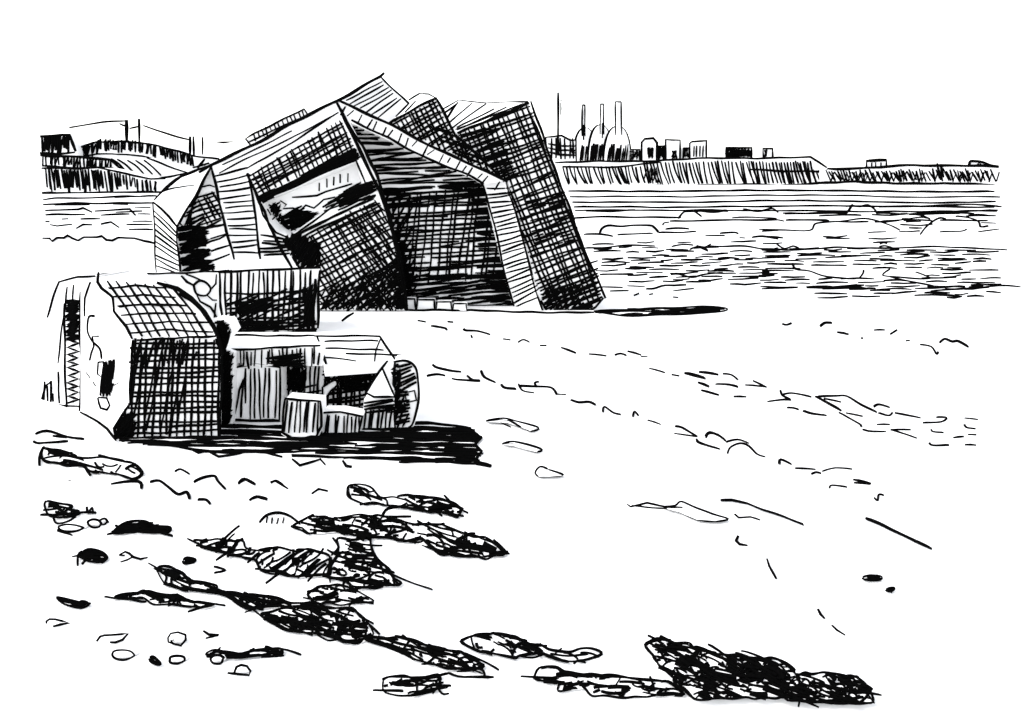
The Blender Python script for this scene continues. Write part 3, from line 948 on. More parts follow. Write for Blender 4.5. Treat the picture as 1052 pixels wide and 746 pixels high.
m.hatch([(192, 212), (206, 206), (212, 232), (190, 234)], 30, 4, f, w=2.2)
bl = [(184, 234), (212, 233), (214, 250), (220, 278), (186, 280)]
for k in range(3): m.scribble(bl, f, n=1, w=2.6, gap=5, ang=R.choice((12, 18)), amp=2)
m.hatch([(184, 234), (210, 234), (212, 252), (184, 254)], 5, 3, f, w=2.6)
m.stroke([(200, 236), (204, 260), (212, 270), (222, 280)], f, w=2.4)
m.stroke([(212, 250), (226, 246), (236, 240)], f, w=1.8)
for y in (244, 256, 266): m.stroke([(216, y + 2), (236, y - 5)], f, w=1.8)
m.stroke([(196, 232), (212, 234), (232, 230)], f, w=2.2); m.stroke([(200, 194), (216, 190), (222, 192)], f, w=1.8)
m.loop([(184, 229), (187, 232), (184, 235), (181, 232)], f, w=1.7)
m.build('wing_wall', None, bh)

# loose footing stones along the bunker base
def stone(x0, y0, x1, y1, label):
    Y = GY(y1)
    m = MB()
    m.solid([(x0 + 1, y0, Y), (x1 - 1, y0, Y), (x1, y1 + .5, Y), (x0, y1 + .5, Y)], [[0, 1, 2, 3]], (0, .5, 0))
    m.loop([(x0 + 1, y0), (x1 - 1, y0), (x1, y1), (x0, y1)], flat(Y - .02), w=1.9, wob=.3)
    tag(m.build('footing_stone', None, None, P((x0 + x1) / 2, y1, Y)), label, 'stone', 'pale stones along the bunker base')
stone(409, 307, 427, 318.5, 'largest pale stone at the bunker base, below the dark side wall')
stone(428, 308, 447, 319, 'pale squared stone second from the bunker slit wall')
stone(448, 310, 464, 319.5, 'pale flat stone third along the bunker base')
stone(465, 312, 480, 320, 'smallest flat pale stone at the bunker base, closest to the pier')

# ================================================================== PILLBOX IN FRONT
PEN = 1.12
pb = thing('pillbox', 'tilted round-shouldered concrete pillbox with a white end wall and black slot', 'pillbox', G(150, 452))
Y0 = GY(450)
pe = plane((83, 424, Y0 + 1.75), (135, 390, Y0), (83, 300, Y0 + 1.75))       # plane of the white end wall
E = lambda x, y: (x, y, pe(x, y).y)
m = MB()
v = [(136, 348, Y0), (223, 347, Y0), (229, 366, Y0), (227, 450, Y0), (118, 452, Y0), (117, 440, Y0), (134, 414, Y0),
     E(101, 285), (168, 289, Y0 + 1.3), (197, 307, Y0 + 1.0), (221, 336, Y0 + .4), E(117, 313)]
m.solid(v, [[0, 6, 5, 4, 3, 2, 1], [7, 11, 9, 8], [11, 0, 10, 9], [0, 1, 10]], (-.75, 1.7, -.35))
f = flat(Y0 - .01)
fp = [(136, 350), (222, 348), (227, 366), (225, 448), (120, 449), (120, 436), (134, 414)]
m.hatch(fp, 1, 6.2, f, w=2.2, over=3)  # pillbox front in shade, darkened by a grid of ink lines
m.hatch(fp, 88, 6.6, f, w=2.2, over=3)
m.hatch([(138, 352), (190, 350), (188, 440), (138, 444)], 80, 9, f, w=2.0, over=3)
m.hatch([(140, 350), (200, 348), (200, 372), (140, 374)], 75, 7, f, w=2.0, over=4)
for k in range(3): m.scribble([(118, 438), (130, 426), (138, 424), (136, 450), (120, 452)], f, n=1, w=2.6, gap=4, ang=R.choice((40, 60, 80)), amp=2)
m.stroke([(136, 350), (135, 380), (134, 414), (117, 440), (120, 452)], f, w=2.4)
m.stroke([(118, 451), (170, 452), (226, 450)], f, w=3.2)
m.stroke([(222, 348), (228, 366), (226, 450)], f, w=2.4)
fr = plane(v[0], v[1], v[9])
fr2 = plane(v[11], v[0], v[8])
rp = [(118, 314), (138, 348), (220, 346), (216, 334), (197, 312), (172, 296), (106, 292)]
def rs(x, y):
    # the sloping shoulder: lerp depth by height between the upper and lower rim
    for tri in ((7, 11, 9), (7, 9, 8), (11, 0, 10), (11, 10, 9), (0, 1, 10)):
        if inside([v[i][:2] for i in tri], x, y):
            p = plane(*[v[i] for i in tri])(x, y)
            return p + (EYE - p).normalized() * .06
    p = P(x, y, Y0 + 1.3 * max(0, min(1, (348 - y) / 60)))
    return p + (EYE - p).normalized() * .1
for y in (295, 304, 313, 322, 331, 340):
    x0 = 103 + (y - 288) * .6
    x1 = 165 + (y - 290) * 1.15 if y < 330 else 219
    m.stroke([(x0, y + 2), ((x0 + x1) / 2, y - 1), (x1, y + 1)], rs, w=2.1, over=3)
for k in range(8):
    x = 112 + k * 9.5
    m.stroke([(x - 2, 288 + k * .8), (x + 18, 318), (x + 34, 346)] if x < 180 else [(x - 6, 300 + (k - 7) * 3), (x + 20, 340)], rs, w=1.9)
m.stroke([(160, 290), (182, 297), (197, 307), (210, 320), (220, 336), (226, 350), (229, 364)], rs, w=3.4)
m.stroke([(184, 300), (196, 308), (206, 318), (218, 334), (224, 346)], rs, w=4.0)
m.stroke([(138, 349), (180, 347.5), (222, 346)], f, w=2.0)
m.build('body', None, pb)
# white end wall
m = MB()
e = [E(101, 285), E(117, 313), E(136, 348), E(134, 414), E(122, 442), E(108, 440), E(83, 424), E(83, 300)]
m.solid(e, [[0, 7, 6, 5, 4, 3, 2, 1]], (.25, 1.4, 0))
fe = pe
fe = off(fe, .03)
m.stroke([(101, 279), (100, 290), (104, 297), (115, 306), (117, 320), (130, 336), (136, 348)], off(pe, .08), w=2.4)
m.stroke([(82, 424), (100, 434), (110, 441), (119, 453)], ground(.03), w=2.6)
m.stroke([(98, 325), (92, 326), (90, 340), (95, 350), (103, 358), (104, 369)], fe, w=2.0, curve=True)
m.stroke([(102, 346), (95, 346), (97, 356), (92, 371)], fe, w=2.0)
m.stroke([(88, 382), (92, 388)], fe, w=1.6); m.stroke([(96, 392), (99, 397)], fe, w=1.6)
m.stroke([(93, 290), (88, 306), (87, 325)], fe, w=2.0)
m.loop([(101, 408), (104, 419), (110, 421), (113, 416), (110, 408)], fe, w=2.0)
m.loop([(101, 372), (100, 384), (104, 387), (107, 380), (106, 371)], fe, w=1.8)
m.stroke([(112, 398), (118, 396), (122, 393)], fe, w=1.2)
ew = m.build('end_wall', None, pb)
m = MB()
sl = [(107, 372), (117, 370), (115, 384), (116, 396), (112, 407), (102, 406), (106, 396), (105, 384)]
fs_ = off(fe, .02)
m.add([fs_(x, y) for x, y in sl] + [fs_(x, y) + Vector((.1, .1, 0)) for x, y in sl], [list(range(8))] + [[i, 8 + i, 8 + (i + 1) % 8, (i + 1) % 8] for i in range(8)], 0)
for k in range(4): m.scribble(sl, off(fe, .03), n=1, w=2.6, gap=3.2, ang=R.choice((85, 90, 5)), amp=.8)
sub(m, 'slot', ew, pb.location)
# recessed side at the left
m = MB()
q = [(61, 289, Y0 + 2.4), (100, 283, Y0 + 1.9), (84, 300, Y0 + 1.8), (84, 424, Y0 + 1.8), (67, 420, Y0 + 2.2), (44, 414, Y0 + 2.7), (48, 326, Y0 + 2.8)]
pw = plane(q[0], q[4], q[3])
q = [(a, b, pw(a, b).y) for a, b, _ in q]
m.solid(q, [[0, 6, 5, 4, 3, 2, 1]], (.2, 1.0, 0))
fw = off(pw, .03)
m.stroke([(48, 326), (54, 308), (61, 290), (80, 285), (98, 283)], fw, w=2.0)
m.stroke([(66, 312), (67, 350), (67, 400), (68, 428)], fw, w=2.0); m.stroke([(83, 300), (82, 340), (83, 380), (82, 432)], fw, w=2.0)
m.stroke([(75, 292), (74, 310)], fw, w=2.0); m.stroke([(69, 294), (64, 330), (60, 374)], fw, w=1.8)
m.stroke([(60, 382), (60, 400), (61, 414)], fw, w=2.2)
zz = []
for k in range(30):
    y = 310 + k * 3.6
    zz.append((69 if k % 2 else 81, y))
m.stroke(zz, fw, w=2.6)
m.scribble([(67, 308), (82, 306), (82, 350), (68, 352)], fw, n=2, w=2.6, gap=4, ang=15)
for k in range(4): m.stroke([(46 + k * 3, 410 - R.uniform(10, 24) + k * 2), (45 + k * 3.4, 413)], fw, w=2.6)
m.stroke([(42, 411), (47, 396), (52, 392)], fw, w=2.0)
m.stroke([(52, 416), (70, 418), (82, 418)], fw, w=1.8)
m.build('side_recess', None, pb)

# rough rubble on the shoulder, behind
Yq = Y0 + 3.2
rb = thing('rubble', 'pale broken rubble behind the pillbox shoulder, beside the barred block', 'rubble', P(200, 330, Yq))
m = MB()
v = [(98, 282), (150, 280), (224, 278.5), (226, 345), (160, 345), (98, 340)]
m.solid([(x, y, Yq) for x, y in v], [list(range(6))], (-.5, 1.2, -.3))
f = flat(Yq - .02)
m.stroke([(99, 282.5), (150, 281), (224, 279), (236, 278.5)], f, w=2.0)
m.loop([(199, 293), (205, 288), (212, 290), (217, 297), (212, 304), (202, 302)], f, w=1.9, curve=True)
for q in ([(168, 290), (178, 300), (190, 302)], [(186, 284), (192, 290), (199, 293)], [(217, 297), (222, 292), (223, 282)], [(202, 302), (206, 310), (216, 316), (222, 326)], [(212, 304), (218, 309), (223, 309)],
          [(190, 281), (206, 288)], [(222, 312), (221, 326)]):
    m.stroke(q, f, w=1.9)
m.build('broken_face', None, rb)

# barred block behind
Yk = GY(341)
kb = thing('concrete_block', 'upright concrete block hatched with vertical bars behind the pillbox', 'block', G(278, 341))
m = MB()
v = [(224, 279), (329, 276), (328, 300), (326, 342), (224, 345)]
m.solid([(x, y, Yk) for x, y in v], [list(range(5))], (-.5, 1.8, -.35))
f = flat(Yk - .02)
m.stroke([(222, 279), (275, 277.5), (330, 275.5)], f, w=2.4)
m.stroke([(226, 280), (226, 310), (230, 340)], f, w=2.2); m.stroke([(329, 277), (327, 310), (326, 338)], f, w=2.6); m.stroke([(324, 286), (322, 310), (322, 338)], f, w=2.6)
m.hatch([(230, 280), (320, 278), (318, 340), (230, 340)], 89, 5.4, f, w=2.0, over=3)
lowp = [(232, 306), (262, 302), (320, 296), (320, 340), (234, 342)]
m.hatch(lowp, 4, 6, f, w=2.0); m.hatch(lowp, 24, 7, f, w=2.1)
for k in range(3): m.scribble([(240, 312), (276, 302), (282, 316), (250, 330)], f, n=1, w=2.4, gap=6, ang=22, amp=2)
for k in range(2): m.scribble([(310, 296), (322, 292), (322, 340), (314, 340)], f, n=1, w=2.4, gap=5, ang=70, amp=1)
m.hatch([(230, 330), (325, 330), (325, 343), (230, 343)], 2, 3, f, w=2.4)
m.stroke([(230, 301), (260, 302), (318, 300)], f, w=2.0)
m.build('block_face', None, kb)

# collapsed slab on piers
cs = thing('collapsed_slab', 'collapsed concrete roof slab resting on broken piers beside the pillbox', 'ruin', G(320, 446))
YC = GY(434)
m = MB()
p1 = plane((239, 344, YC + 1.0), (324, 345.5, YC + 1.0), (247, 360, YC))
p2 = plane((324, 345.5, YC + 1.0), (392, 345.5, YC + 1.0), (405, 370, YC))
t1 = [(239, 344), (324, 345.5), (329, 355), (247, 360), (230, 359)]
t2 = [(324, 345.5), (392, 345.5), (405, 370), (333, 375), (329, 355)]
m.solid([p1(*q) for q in t1], [[4, 3, 2, 1, 0]], (0, .05, -.22))
m.solid([p2(*q) for q in t2], [[4, 3, 2, 1, 0]], (0, .05, -.2))
m.solid([(247, 359, YC), (329, 354, YC), (333, 374, YC), (331, 376, YC), (250, 376, YC)], [[0, 1, 2, 3, 4]], (0, .3, 0))
ft1 = off(p1, .03); ft2 = off(p2, .03); ff = flat(YC - .04)
m.stroke([(230, 359), (239, 344), (280, 345), (324, 345.5)], ft1, w=2.4); m.stroke([(231, 359.5), (247, 360), (290, 356), (329, 355)], ff, w=2.0); m.stroke([(247, 360), (248, 374)], ff, w=1.8)
m.stroke([(322, 346), (360, 344.5), (391, 345.5), (398, 358), (406, 371)], ft2, w=2.2); m.stroke([(326, 346), (329, 356), (336, 374)], ft2, w=2.2)
for a_, b_ in (((334, 350.5), (388, 350.5)), ((334, 357), (394, 360)), ((355, 364), (414, 364)), ((334, 367), (366, 371))): m.stroke([a_, b_], ft2, w=1.8)
m.stroke([(391, 347), (386, 360), (384, 372)], ft2, w=1.8)
m.hatch([(247, 361), (328, 357), (329, 374), (250, 376)], 88, 4.6, ff, w=1.9, over=3)
for k in range(2): m.scribble([(272, 366), (310, 362), (314, 376), (280, 376)], ff, n=1, w=2.2, gap=4, ang=5, amp=1)
m.build('slab', None, cs)
m = MB(); YI = YC + .55
v = [(240, 370), (408, 366), (410, 436), (240, 440)]
m.solid([(x, y, YI) for x, y in v], [[0, 1, 2, 3]], (0, .3, 0))
f = flat(YI - .02)
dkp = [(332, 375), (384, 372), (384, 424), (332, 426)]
m.hatch(dkp, 88, 4.6, f, w=2.4); m.hatch(dkp, 8, 4.8, f, w=2.4)  # dark interior under the slab, shade inked onto the wall
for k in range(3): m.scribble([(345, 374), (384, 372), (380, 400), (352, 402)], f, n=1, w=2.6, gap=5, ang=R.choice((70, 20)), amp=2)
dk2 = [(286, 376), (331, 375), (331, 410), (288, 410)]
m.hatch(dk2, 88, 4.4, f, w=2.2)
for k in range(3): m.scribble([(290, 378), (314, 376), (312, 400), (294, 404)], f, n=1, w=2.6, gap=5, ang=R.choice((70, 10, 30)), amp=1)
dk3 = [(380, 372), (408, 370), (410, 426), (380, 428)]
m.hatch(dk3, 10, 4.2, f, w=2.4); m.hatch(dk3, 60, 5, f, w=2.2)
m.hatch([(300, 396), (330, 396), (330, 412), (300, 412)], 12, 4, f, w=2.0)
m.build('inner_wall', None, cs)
def pier(name, v, Y, dep, deco, col=None):
    m = MB()
    m.solid([(x, y, Y) for x, y in v], [list(range(len(v)))], (0, dep, 0))
    deco(m, flat(Y - .015))
    return m.build(name, None, cs)
def deco(m, f):
    m.stroke([(236, 431), (236, 404), (237, 378), (262, 374), (288, 378), (287, 400), (287, 432)], f, w=2.2)
    m.hatch([(250, 378), (286, 380), (286, 430), (252, 430)], 88.5, 5.0, f, w=2.0, over=2)
    m.stroke([(241, 430), (246, 400), (252, 386)], f, w=2.0); m.stroke([(247, 430), (249, 390)], f, w=2.2)
    m.stroke([(237, 432), (287, 432)], f, w=3.0)
pier('pier', [(236, 434), (237, 378), (262, 374), (288, 378), (288, 434)], GY(433.5), .5, deco)
def deco(m, f):
    m.loop([(293, 410), (329, 413), (330, 438), (324, 449), (300, 450), (290, 444)], f, w=2.2)
    m.hatch([(293, 412), (329, 414), (329, 444), (292, 444)], 86, 4.6, f, w=2.0, over=2)
pier('pier', [(293, 410), (329, 413), (330, 440), (326, 452), (298, 452), (289, 446)], GY(450), .5, deco)
def deco(m, f):
    m.stroke([(332, 424), (350, 424), (372, 428), (368, 446)], f, w=2.2); m.hatch([(333, 426), (372, 428), (368, 445), (332, 446)], 86, 4.4, f, w=2.0, over=2)
    m.stroke([(333, 446), (368, 445)], f, w=2.4)
pier('pier', [(331, 424), (350, 424), (372, 428), (368, 448), (331, 448)], GY(446), .5, deco)
def deco(m, f):
    m.stroke([(374, 420), (405, 418), (406, 440), (372, 442)], f, w=2.2); m.hatch([(374, 421), (405, 419), (405, 440), (374, 441)], 84, 4.4, f, w=2.0, over=2)
    m.hatch([(374, 412), (405, 410), (405, 424), (374, 424)], 8, 3.4, f, w=2.2)
pier('pier', [(374, 410), (405, 408), (407, 444), (371, 444)], GY(442), .5, deco)
def deco(m, f):
    m.stroke([(405, 372), (417, 371), (427, 378), (430, 392), (429, 414), (424, 434), (418, 440)], f, w=2.4, curve=True)
    m.fan((408, 376), (410, 404), (428, 394), (420, 374), 7, f, w=2.4, over=3)
    m.hatch([(404, 404), (420, 400), (420, 438), (406, 440)], 12, 4, f, w=2.6); m.hatch([(404, 400), (414, 400), (420, 438), (406, 440)], 70, 5, f, w=2.4)
    m.loop([(416, 404), (426, 402), (428, 412), (418, 414)], f, w=1.8)
    for k in range(3): m.scribble([(404, 372), (410, 374), (412, 420), (404, 420)], f, n=1, w=2.6, gap=5, ang=R.choice((80, 30)), amp=1)
pier('end_lump', [(404, 372), (417, 371), (427, 378), (430, 392), (429, 414), (424, 442), (404, 446)], GY(441.5), .8, deco)
m = MB()
Yt = GY(442) - .12
v = [(392, 376, Yt + .15), (377, 404, Yt), (384, 408, Yt - .05), (404, 408, Yt), (404, 400, Yt + .05)]
m.solid(v, [[0, 1, 2, 3, 4]], (.03, .3, 0))
f = flat(Yt - .06)
m.stroke([(398, 370), (390, 382), (377, 404), (384, 408), (405, 408), (398, 390), (393, 378)], f, w=2.2)
m.build('pointed_fragment', None, cs)
m = MB()
v = [(331, 398), (344, 391), (347, 396), (340, 402), (332, 411)]
m.solid([(x, y, YI - .12) for x, y in v], [list(range(5))], (0, .1, 0))
m.loop(v, flat(YI - .14), w=2.0, curve=True)
m.build('pale_fragment', None, cs)
# gap between pillbox and slab: its shade built as an ink-scribbled upright
m = MB(); Yg = GY(437)
v = [(220, 328), (234, 330), (239, 341), (232, 350), (230, 358), (241, 362), (240, 372), (238, 436), (224, 440)]
m.solid([(x, y, Yg) for x, y in v], [list(range(9))], (0, .5, 0))
f = flat(Yg - .02)
for k in range(5): m.scribble([(222, 330), (233, 331), (237, 341), (230, 350), (229, 359), (239, 364), (238, 374), (236, 434), (227, 436)], f, n=1, w=2.8, gap=4, ang=R.choice((85, 70, 10, 30)), amp=1.5)
m.hatch([(225, 334), (231, 338), (229, 360), (236, 372), (236, 434), (228, 436)], 88, 2.4, f, w=2.8)
tag(m.build('gap_shade', None, None, P(231, 437, Yg)), 'narrow strip of inked shade filling the gap between the pillbox and the collapsed slab', 'post')

# ================================================================== SEAWEED, STONES, DRIFTWOOD
def strands(m, poly, ang, dens, f, w):
    """tangled weed strands: wavering streaks along the drift, knots, loops, slanting dashes"""
    x0, x1 = min(p[0] for p in poly), max(p[0] for p in poly)
    y0, y1 = min(p[1] for p in poly), max(p[1] for p in poly)
    area = abs(sum(poly[i][0] * poly[i - 1][1] - poly[i - 1][0] * poly[i][1] for i in range(len(poly)))) / 2
    a0 = math.radians(-ang)
    def run(n, lo, hi, spread, ww, bow):
        k = tries = 0
        while k < n and tries < n * 40:
            tries += 1
            x, y = R.uniform(x0, x1), R.uniform(y0, y1)
            if not inside(poly, x, y):
                continue
            a = a0 + R.gauss(0, spread)
            L = R.uniform(lo, hi)
            b = R.uniform(-bow, bow)
            q = []
            for j in range(6):
                t = j / 5 - .5
                u, v = L * t, b * (1 - 4 * t * t)
                px, py = x + u * math.cos(a) - v * math.sin(a), y + u * math.sin(a) + v * math.cos(a)
                if inside(poly, px, py) or (abs(t) > .25 and R.random() < .35):
                    q.append((px, py))
            if len(q) >= 3:
                m.stroke(q, f, w=ww * R.uniform(.8, 1.25), curve=True, wob=.7)
                k += 1
    run(int(area * .0084 * dens), 14, 46, .12, w, 3)
    run(int(area * .004 * dens), 8, 22, .5, w, 4)
    run(int(area * .0009 * dens * dens), 10, 26, .2, w * 1.8, 2)
    run(int(area * .0045 * dens), 4, 11, .4, w * .9, 1)
    a0 += math.radians(-48)
    run(int(area * .0035 * dens), 5, 12, .3, w * .9, 1.5)
    for _ in range(int(area * .0022 * dens) + 1):
        x, y = R.uniform(x0, x1), R.uniform(y0, y1)
        if inside(poly, x, y):
            rx, ry, sk = R.uniform(4, 10), R.uniform(1.6, 3.6), R.uniform(-.2, .4)
            q = [(x + rx * math.cos(t), y + ry * math.sin(t) + rx * sk * math.cos(t)) for t in (0, 1.05, 2.1, 3.14, 4.19, 5.24)]
            if all(inside(poly, *p) for p in q):
                m.loop(q, f, w=w, curve=True)

def weed(poly, label, dens=1.0, ang=8, extra=(), h=.018, w=2.2, dbl=True, name='seaweed_clump', cat='seaweed', group='seaweed washed up on the sand', hat=True, gap=4.0):
    cx = sum(p[0] for p in poly) / len(poly); cy = sum(p[1] for p in poly) / len(poly)
    base = G(cx, cy)
    m = MB()
    rough = []
    for i in range(len(poly)):                # ragged edge
        a, b = poly[i], poly[(i + 1) % len(poly)]
        k = max(1, int(math.hypot(b[0] - a[0], b[1] - a[1]) / 9))
        for j in range(k):
            t = j / k
            rough.append((a[0] + (b[0] - a[0]) * t + R.uniform(-1.6, 1.6) * (len(poly) > 6), a[1] + (b[1] - a[1]) * t + R.uniform(-1.1, 1.1) * (len(poly) > 6)))
    poly = rough
    n = len(poly)
    ring0 = [G(x, y, 0.0) for x, y in poly]
    ring1 = [G(cx + (x - cx) * .96, cy + (y - cy) * .9, h) for x, y in poly]
    vs_ = ring0 + ring1
    m.add(vs_, [[i, (i + 1) % n, n + (i + 1) % n, n + i] for i in range(n)] + [[n + i for i in range(n)]])
    f = ground(h + .002)
    if n > 14:                                        # broken, overlapping outline
        i = R.randrange(n)
        left = n + 3
        while left > 0:
            k = R.randint(5, 13)
            q = [poly[(i + j) % n] for j in range(k)]
            q = [(x + R.uniform(-1.2, 1.2), y + R.uniform(-1, 1)) for x, y in q]
            a = R.uniform(-.5, .5)
            q.append((q[-1][0] + (q[-1][0] - q[-2][0]) * .8 + a * 6, q[-1][1] + (q[-1][1] - q[-2][1]) * .8 + a * 4))
            m.stroke(q, f, w=w * R.uniform(.8, 1.15), curve=True)
            i += k - R.randint(0, 2)
            left -= k - 1
    else:
        m.loop(poly, f, w=w, curve=True)
    if dbl:
        q = [(x + R.uniform(-2, 2), y + R.uniform(-1.5, 1.5)) for x, y in poly]
        k = R.randrange(n)
        q = (q[k:] + q[:k])[:max(3, int(n * .55))]
        m.stroke(q, f, w=w, curve=True)
    if hat:
        strands(m, poly, ang, dens, f, w)
        for _ in range(n // 5 if n > 14 else 0):          # loops of frond sticking out of the edge
            i = R.randrange(n)
            a, b = poly[i], poly[(i + 2) % n]
            mx, my = (a[0] + b[0]) / 2, (a[1] + b[1]) / 2
            L = math.hypot(mx - cx, my - cy) or 1
            q = R.uniform(1.5, 4)
            m.stroke([a, (mx + (mx - cx) / L * q, my + (my - cy) / L * q), b, (b[0] + (cx - b[0]) * .3, b[1] + (cy - b[1]) * .3)], f, w=w * .9, curve=True)
        if dens >= 2:
            for k in range(3):
                m.scribble(poly, f, n=1, w=w, gap=3.2, ang=ang + R.uniform(-6, 6), amp=.6)
    for e_ in extra:
        m.stroke(e_, f, w=w + .2, curve=len(e_) > 2)
    return tag(m.build(name, M_WEED, None, base), label, cat, group)

z4 = zoomed(240, 600, 3.506)
zE = zoomed(460, 630, 2.287)
weed(z1([(60, 125), (52, 160), (75, 190), (150, 195), (215, 200), (240, 230), (330, 232), (440, 250), (465, 235), (440, 190), (400, 178), (300, 165), (200, 165), (130, 140), (75, 128)]),
     'long loosely looped seaweed strand lying beside the pillbox foot', .55, -8, gap=5)
m = MB()
for q in (z1([(25, 65), (75, 55), (160, 78), (230, 92)]), z1([(95, 72), (160, 82)])): m.stroke(q, ground(.01), w=2.4, curve=True)
tag(m.build('driftwood_stick', M_WEED, None, G(60, 448)), 'longer bowed stick by the white end of the pillbox', 'driftwood')
m = MB()
m.stroke(z1([(15, 95), (35, 105), (70, 105), (165, 98)]), ground(.01), w=2.4, curve=True)
tag(m.build('driftwood_stick', M_WEED, None, G(50, 455)), 'shorter stick between the bowed stick and the looped seaweed strand', 'driftwood')
weed(z1([(70, 345), (120, 350), (175, 365), (178, 385), (215, 395), (150, 420), (95, 410), (70, 370)]), 'small black tangled seaweed with a pale loop beneath it', 1.6, -6,
     (z1([(45, 403), (120, 402), (215, 396), (280, 398)]), z1([(100, 418), (115, 440), (165, 430), (195, 410)]), z1([(240, 370), (245, 398), (262, 372), (266, 398)])))
weed(z1([(345, 475), (400, 438), (470, 430), (520, 444), (590, 458), (578, 476), (480, 470)]), 'short black seaweed heap with a flat tail, alone on clean sand', 2.2, 5, (z1([(335, 480), (400, 470)]),))
weed(z1([(205, 575), (240, 550), (300, 560), (325, 583), (300, 600), (245, 594)]), 'small black weed lump with one hooked end', 2.2, 0, (z1([(200, 615), (205, 570), (225, 555)]),))
weed(z3([(515, 75), (530, 55), (580, 62), (620, 92), (700, 88), (800, 100), (865, 130), (850, 150), (760, 132), (690, 122), (630, 115), (570, 108), (525, 95)]), 'uppermost curled seaweed ribbon, below the dark inked shadow', 1.0, -14,
     (z3([(805, 85), (835, 118), (868, 130)]), z3([(620, 150), (640, 128), (700, 122)]), z3([(625, 150), (710, 150)])))
weed(z3([(350, 180), (420, 150), (500, 160), (550, 145), (640, 150), (720, 175), (800, 180), (870, 195), (960, 230), (985, 262), (930, 272), (800, 265), (740, 225), (620, 215), (560, 205), (480, 195), (400, 200)]),
     'longest dark seaweed drift ending in a sharp tip', 1.15, -12, (z3([(940, 262), (1000, 258)]), z3([(955, 220), (1000, 260)]), z3([(480, 185), (540, 206), (590, 200)])))
m = MB()
m.stroke(z3([(255, 170), (275, 150), (310, 142), (345, 150), (375, 172)]), ground(.01), w=3.0, curve=True)
for x in (275, 292, 308, 325): m.stroke(z3([(x, 152), (x - 4, 172)]), ground(.01), w=2.2)
m.stroke(z3([(345, 178), (380, 185), (402, 202)]), ground(.01), w=2.2)
tag(m.build('seaweed_sprig', M_WEED, None, G(280, 533)), 'comb-like sprig of seaweed just before the longest drift', 'seaweed', 'seaweed washed up on the sand')
weed(z3([(495, 222), (590, 208), (582, 240), (600, 270), (640, 315), (678, 358), (540, 360), (455, 330), (480, 270), (490, 244)]), 'upright black seaweed mass linking the drifts above and below it', 1.4, -8,
     (z3([(472, 215), (492, 244), (470, 268)]), z3([(630, 320), (700, 346), (775, 370)]), z3([(600, 262), (602, 280)])))
weed(z3([(60, 222), (130, 220), (210, 225), (215, 245), (280, 250), (400, 250), (460, 265), (460, 325), (350, 325), (262, 310), (240, 280), (160, 262), (75, 243)]), 'slant-hatched seaweed drift reaching in from the pebbly side', 1.1, 40,
     (z3([(35, 215), (70, 232), (90, 248)]),), gap=4.4)
weed(z3([(400, 385), (430, 360), (500, 355), (545, 375), (590, 400), (570, 410), (500, 414), (430, 412)]), 'round leaf-shaped seaweed tuft under the upright black mass', 1.3, -4)
weed(z2([(515, 92), (560, 92), (610, 115), (640, 145), (755, 168), (755, 180), (820, 190), (1000, 225), (1050, 245), (960, 252), (880, 262), (820, 215), (740, 192), (640, 182), (542, 158), (545, 128)]),
     'thin tapering seaweed streak running down to the bulky leaf-shaped drift', 1.5, -20, (z2([(478, 73), (520, 95)]),))
weed(z4([(100, 110), (180, 90), (300, 78), (420, 98), (488, 140), (505, 180), (440, 212), (330, 190), (180, 162), (135, 138)]), 'bulky leaf-shaped dark seaweed drift in the middle of the long streak', 1.6, -14,
     (z4([(0, 40), (60, 60), (180, 70), (300, 70)]), z4([(0, 65), (50, 95), (110, 85), (170, 72)]), z4([(480, 140), (530, 186)])))
weed(z4([(480, 200), (580, 190), (700, 225), (820, 252), (905, 300), (860, 308), (770, 305), (690, 290), (620, 260), (530, 220)]), 'lower end of the long weed streak with an open pale tip', 1.4, -16,
     (z4([(820, 250), (900, 280), (958, 312)]), z4([(770, 324), (830, 338), (940, 336)]), z4([(850, 305), (895, 315), (906, 342)])))
weed(z2([(345, 212), (375, 202), (430, 200), (445, 190), (520, 200), (590, 205), (640, 225), (740, 242), (690, 258), (610, 240), (500, 238), (450, 218), (390, 216)]), 'slim black weed strip with a small pale loop at one end', 1.6, -8, (z2([(690, 250), (755, 240)]),))
weed(z2([(108, 213), (150, 222), (245, 236), (205, 255), (140, 238)]), 'tiny black weed scrap just above the thin pointed pebble', 2.0, -10)
weed(z2([(710, 447), (745, 430), (800, 438), (1000, 420), (1010, 440), (860, 450), (800, 446)]), 'needle-thin weed streak trailing away from the pebbles', 1.3, 0, (z4([(0, 262), (60, 246), (170, 238), (245, 258)]), z4([(100, 266), (180, 258)])))
weed(z4([(532, 350), (560, 340), (650, 340), (740, 335), (735, 380), (690, 400), (585, 405), (545, 385)]), 'squarish weed bundle with a curled scribble end, lowest on the beach edge', 1.0, 4,
     (z4([(715, 400), (735, 370), (745, 345), (730, 360), (752, 398), (778, 398)]), z4([(765, 375), (775, 368)]), z4([(560, 362), (640, 372), (700, 350)]), z4([(570, 355), (650, 362)])))
weed(zE([(30, 70), (60, 55), (110, 50), (200, 72), (262, 92), (340, 85), (360, 100), (325, 116), (280, 115), (220, 100), (130, 104), (60, 85)]), 'slender pale-centred weed ribbon lying apart between two dark drifts', .6, -14,
     (zE([(150, 100), (165, 75), (200, 85), (215, 102)]), zE([(240, 96), (280, 104), (330, 98)])), gap=5)
weed(zE([(205, 155), (215, 130), (250, 128), (290, 142), (370, 150), (450, 156), (525, 165), (555, 192), (500, 196), (440, 200), (340, 196), (320, 178), (260, 185), (255, 165)]), 'pebble-like looped weed joined to the biggest drift', .75, 0, hat=True, gap=6)
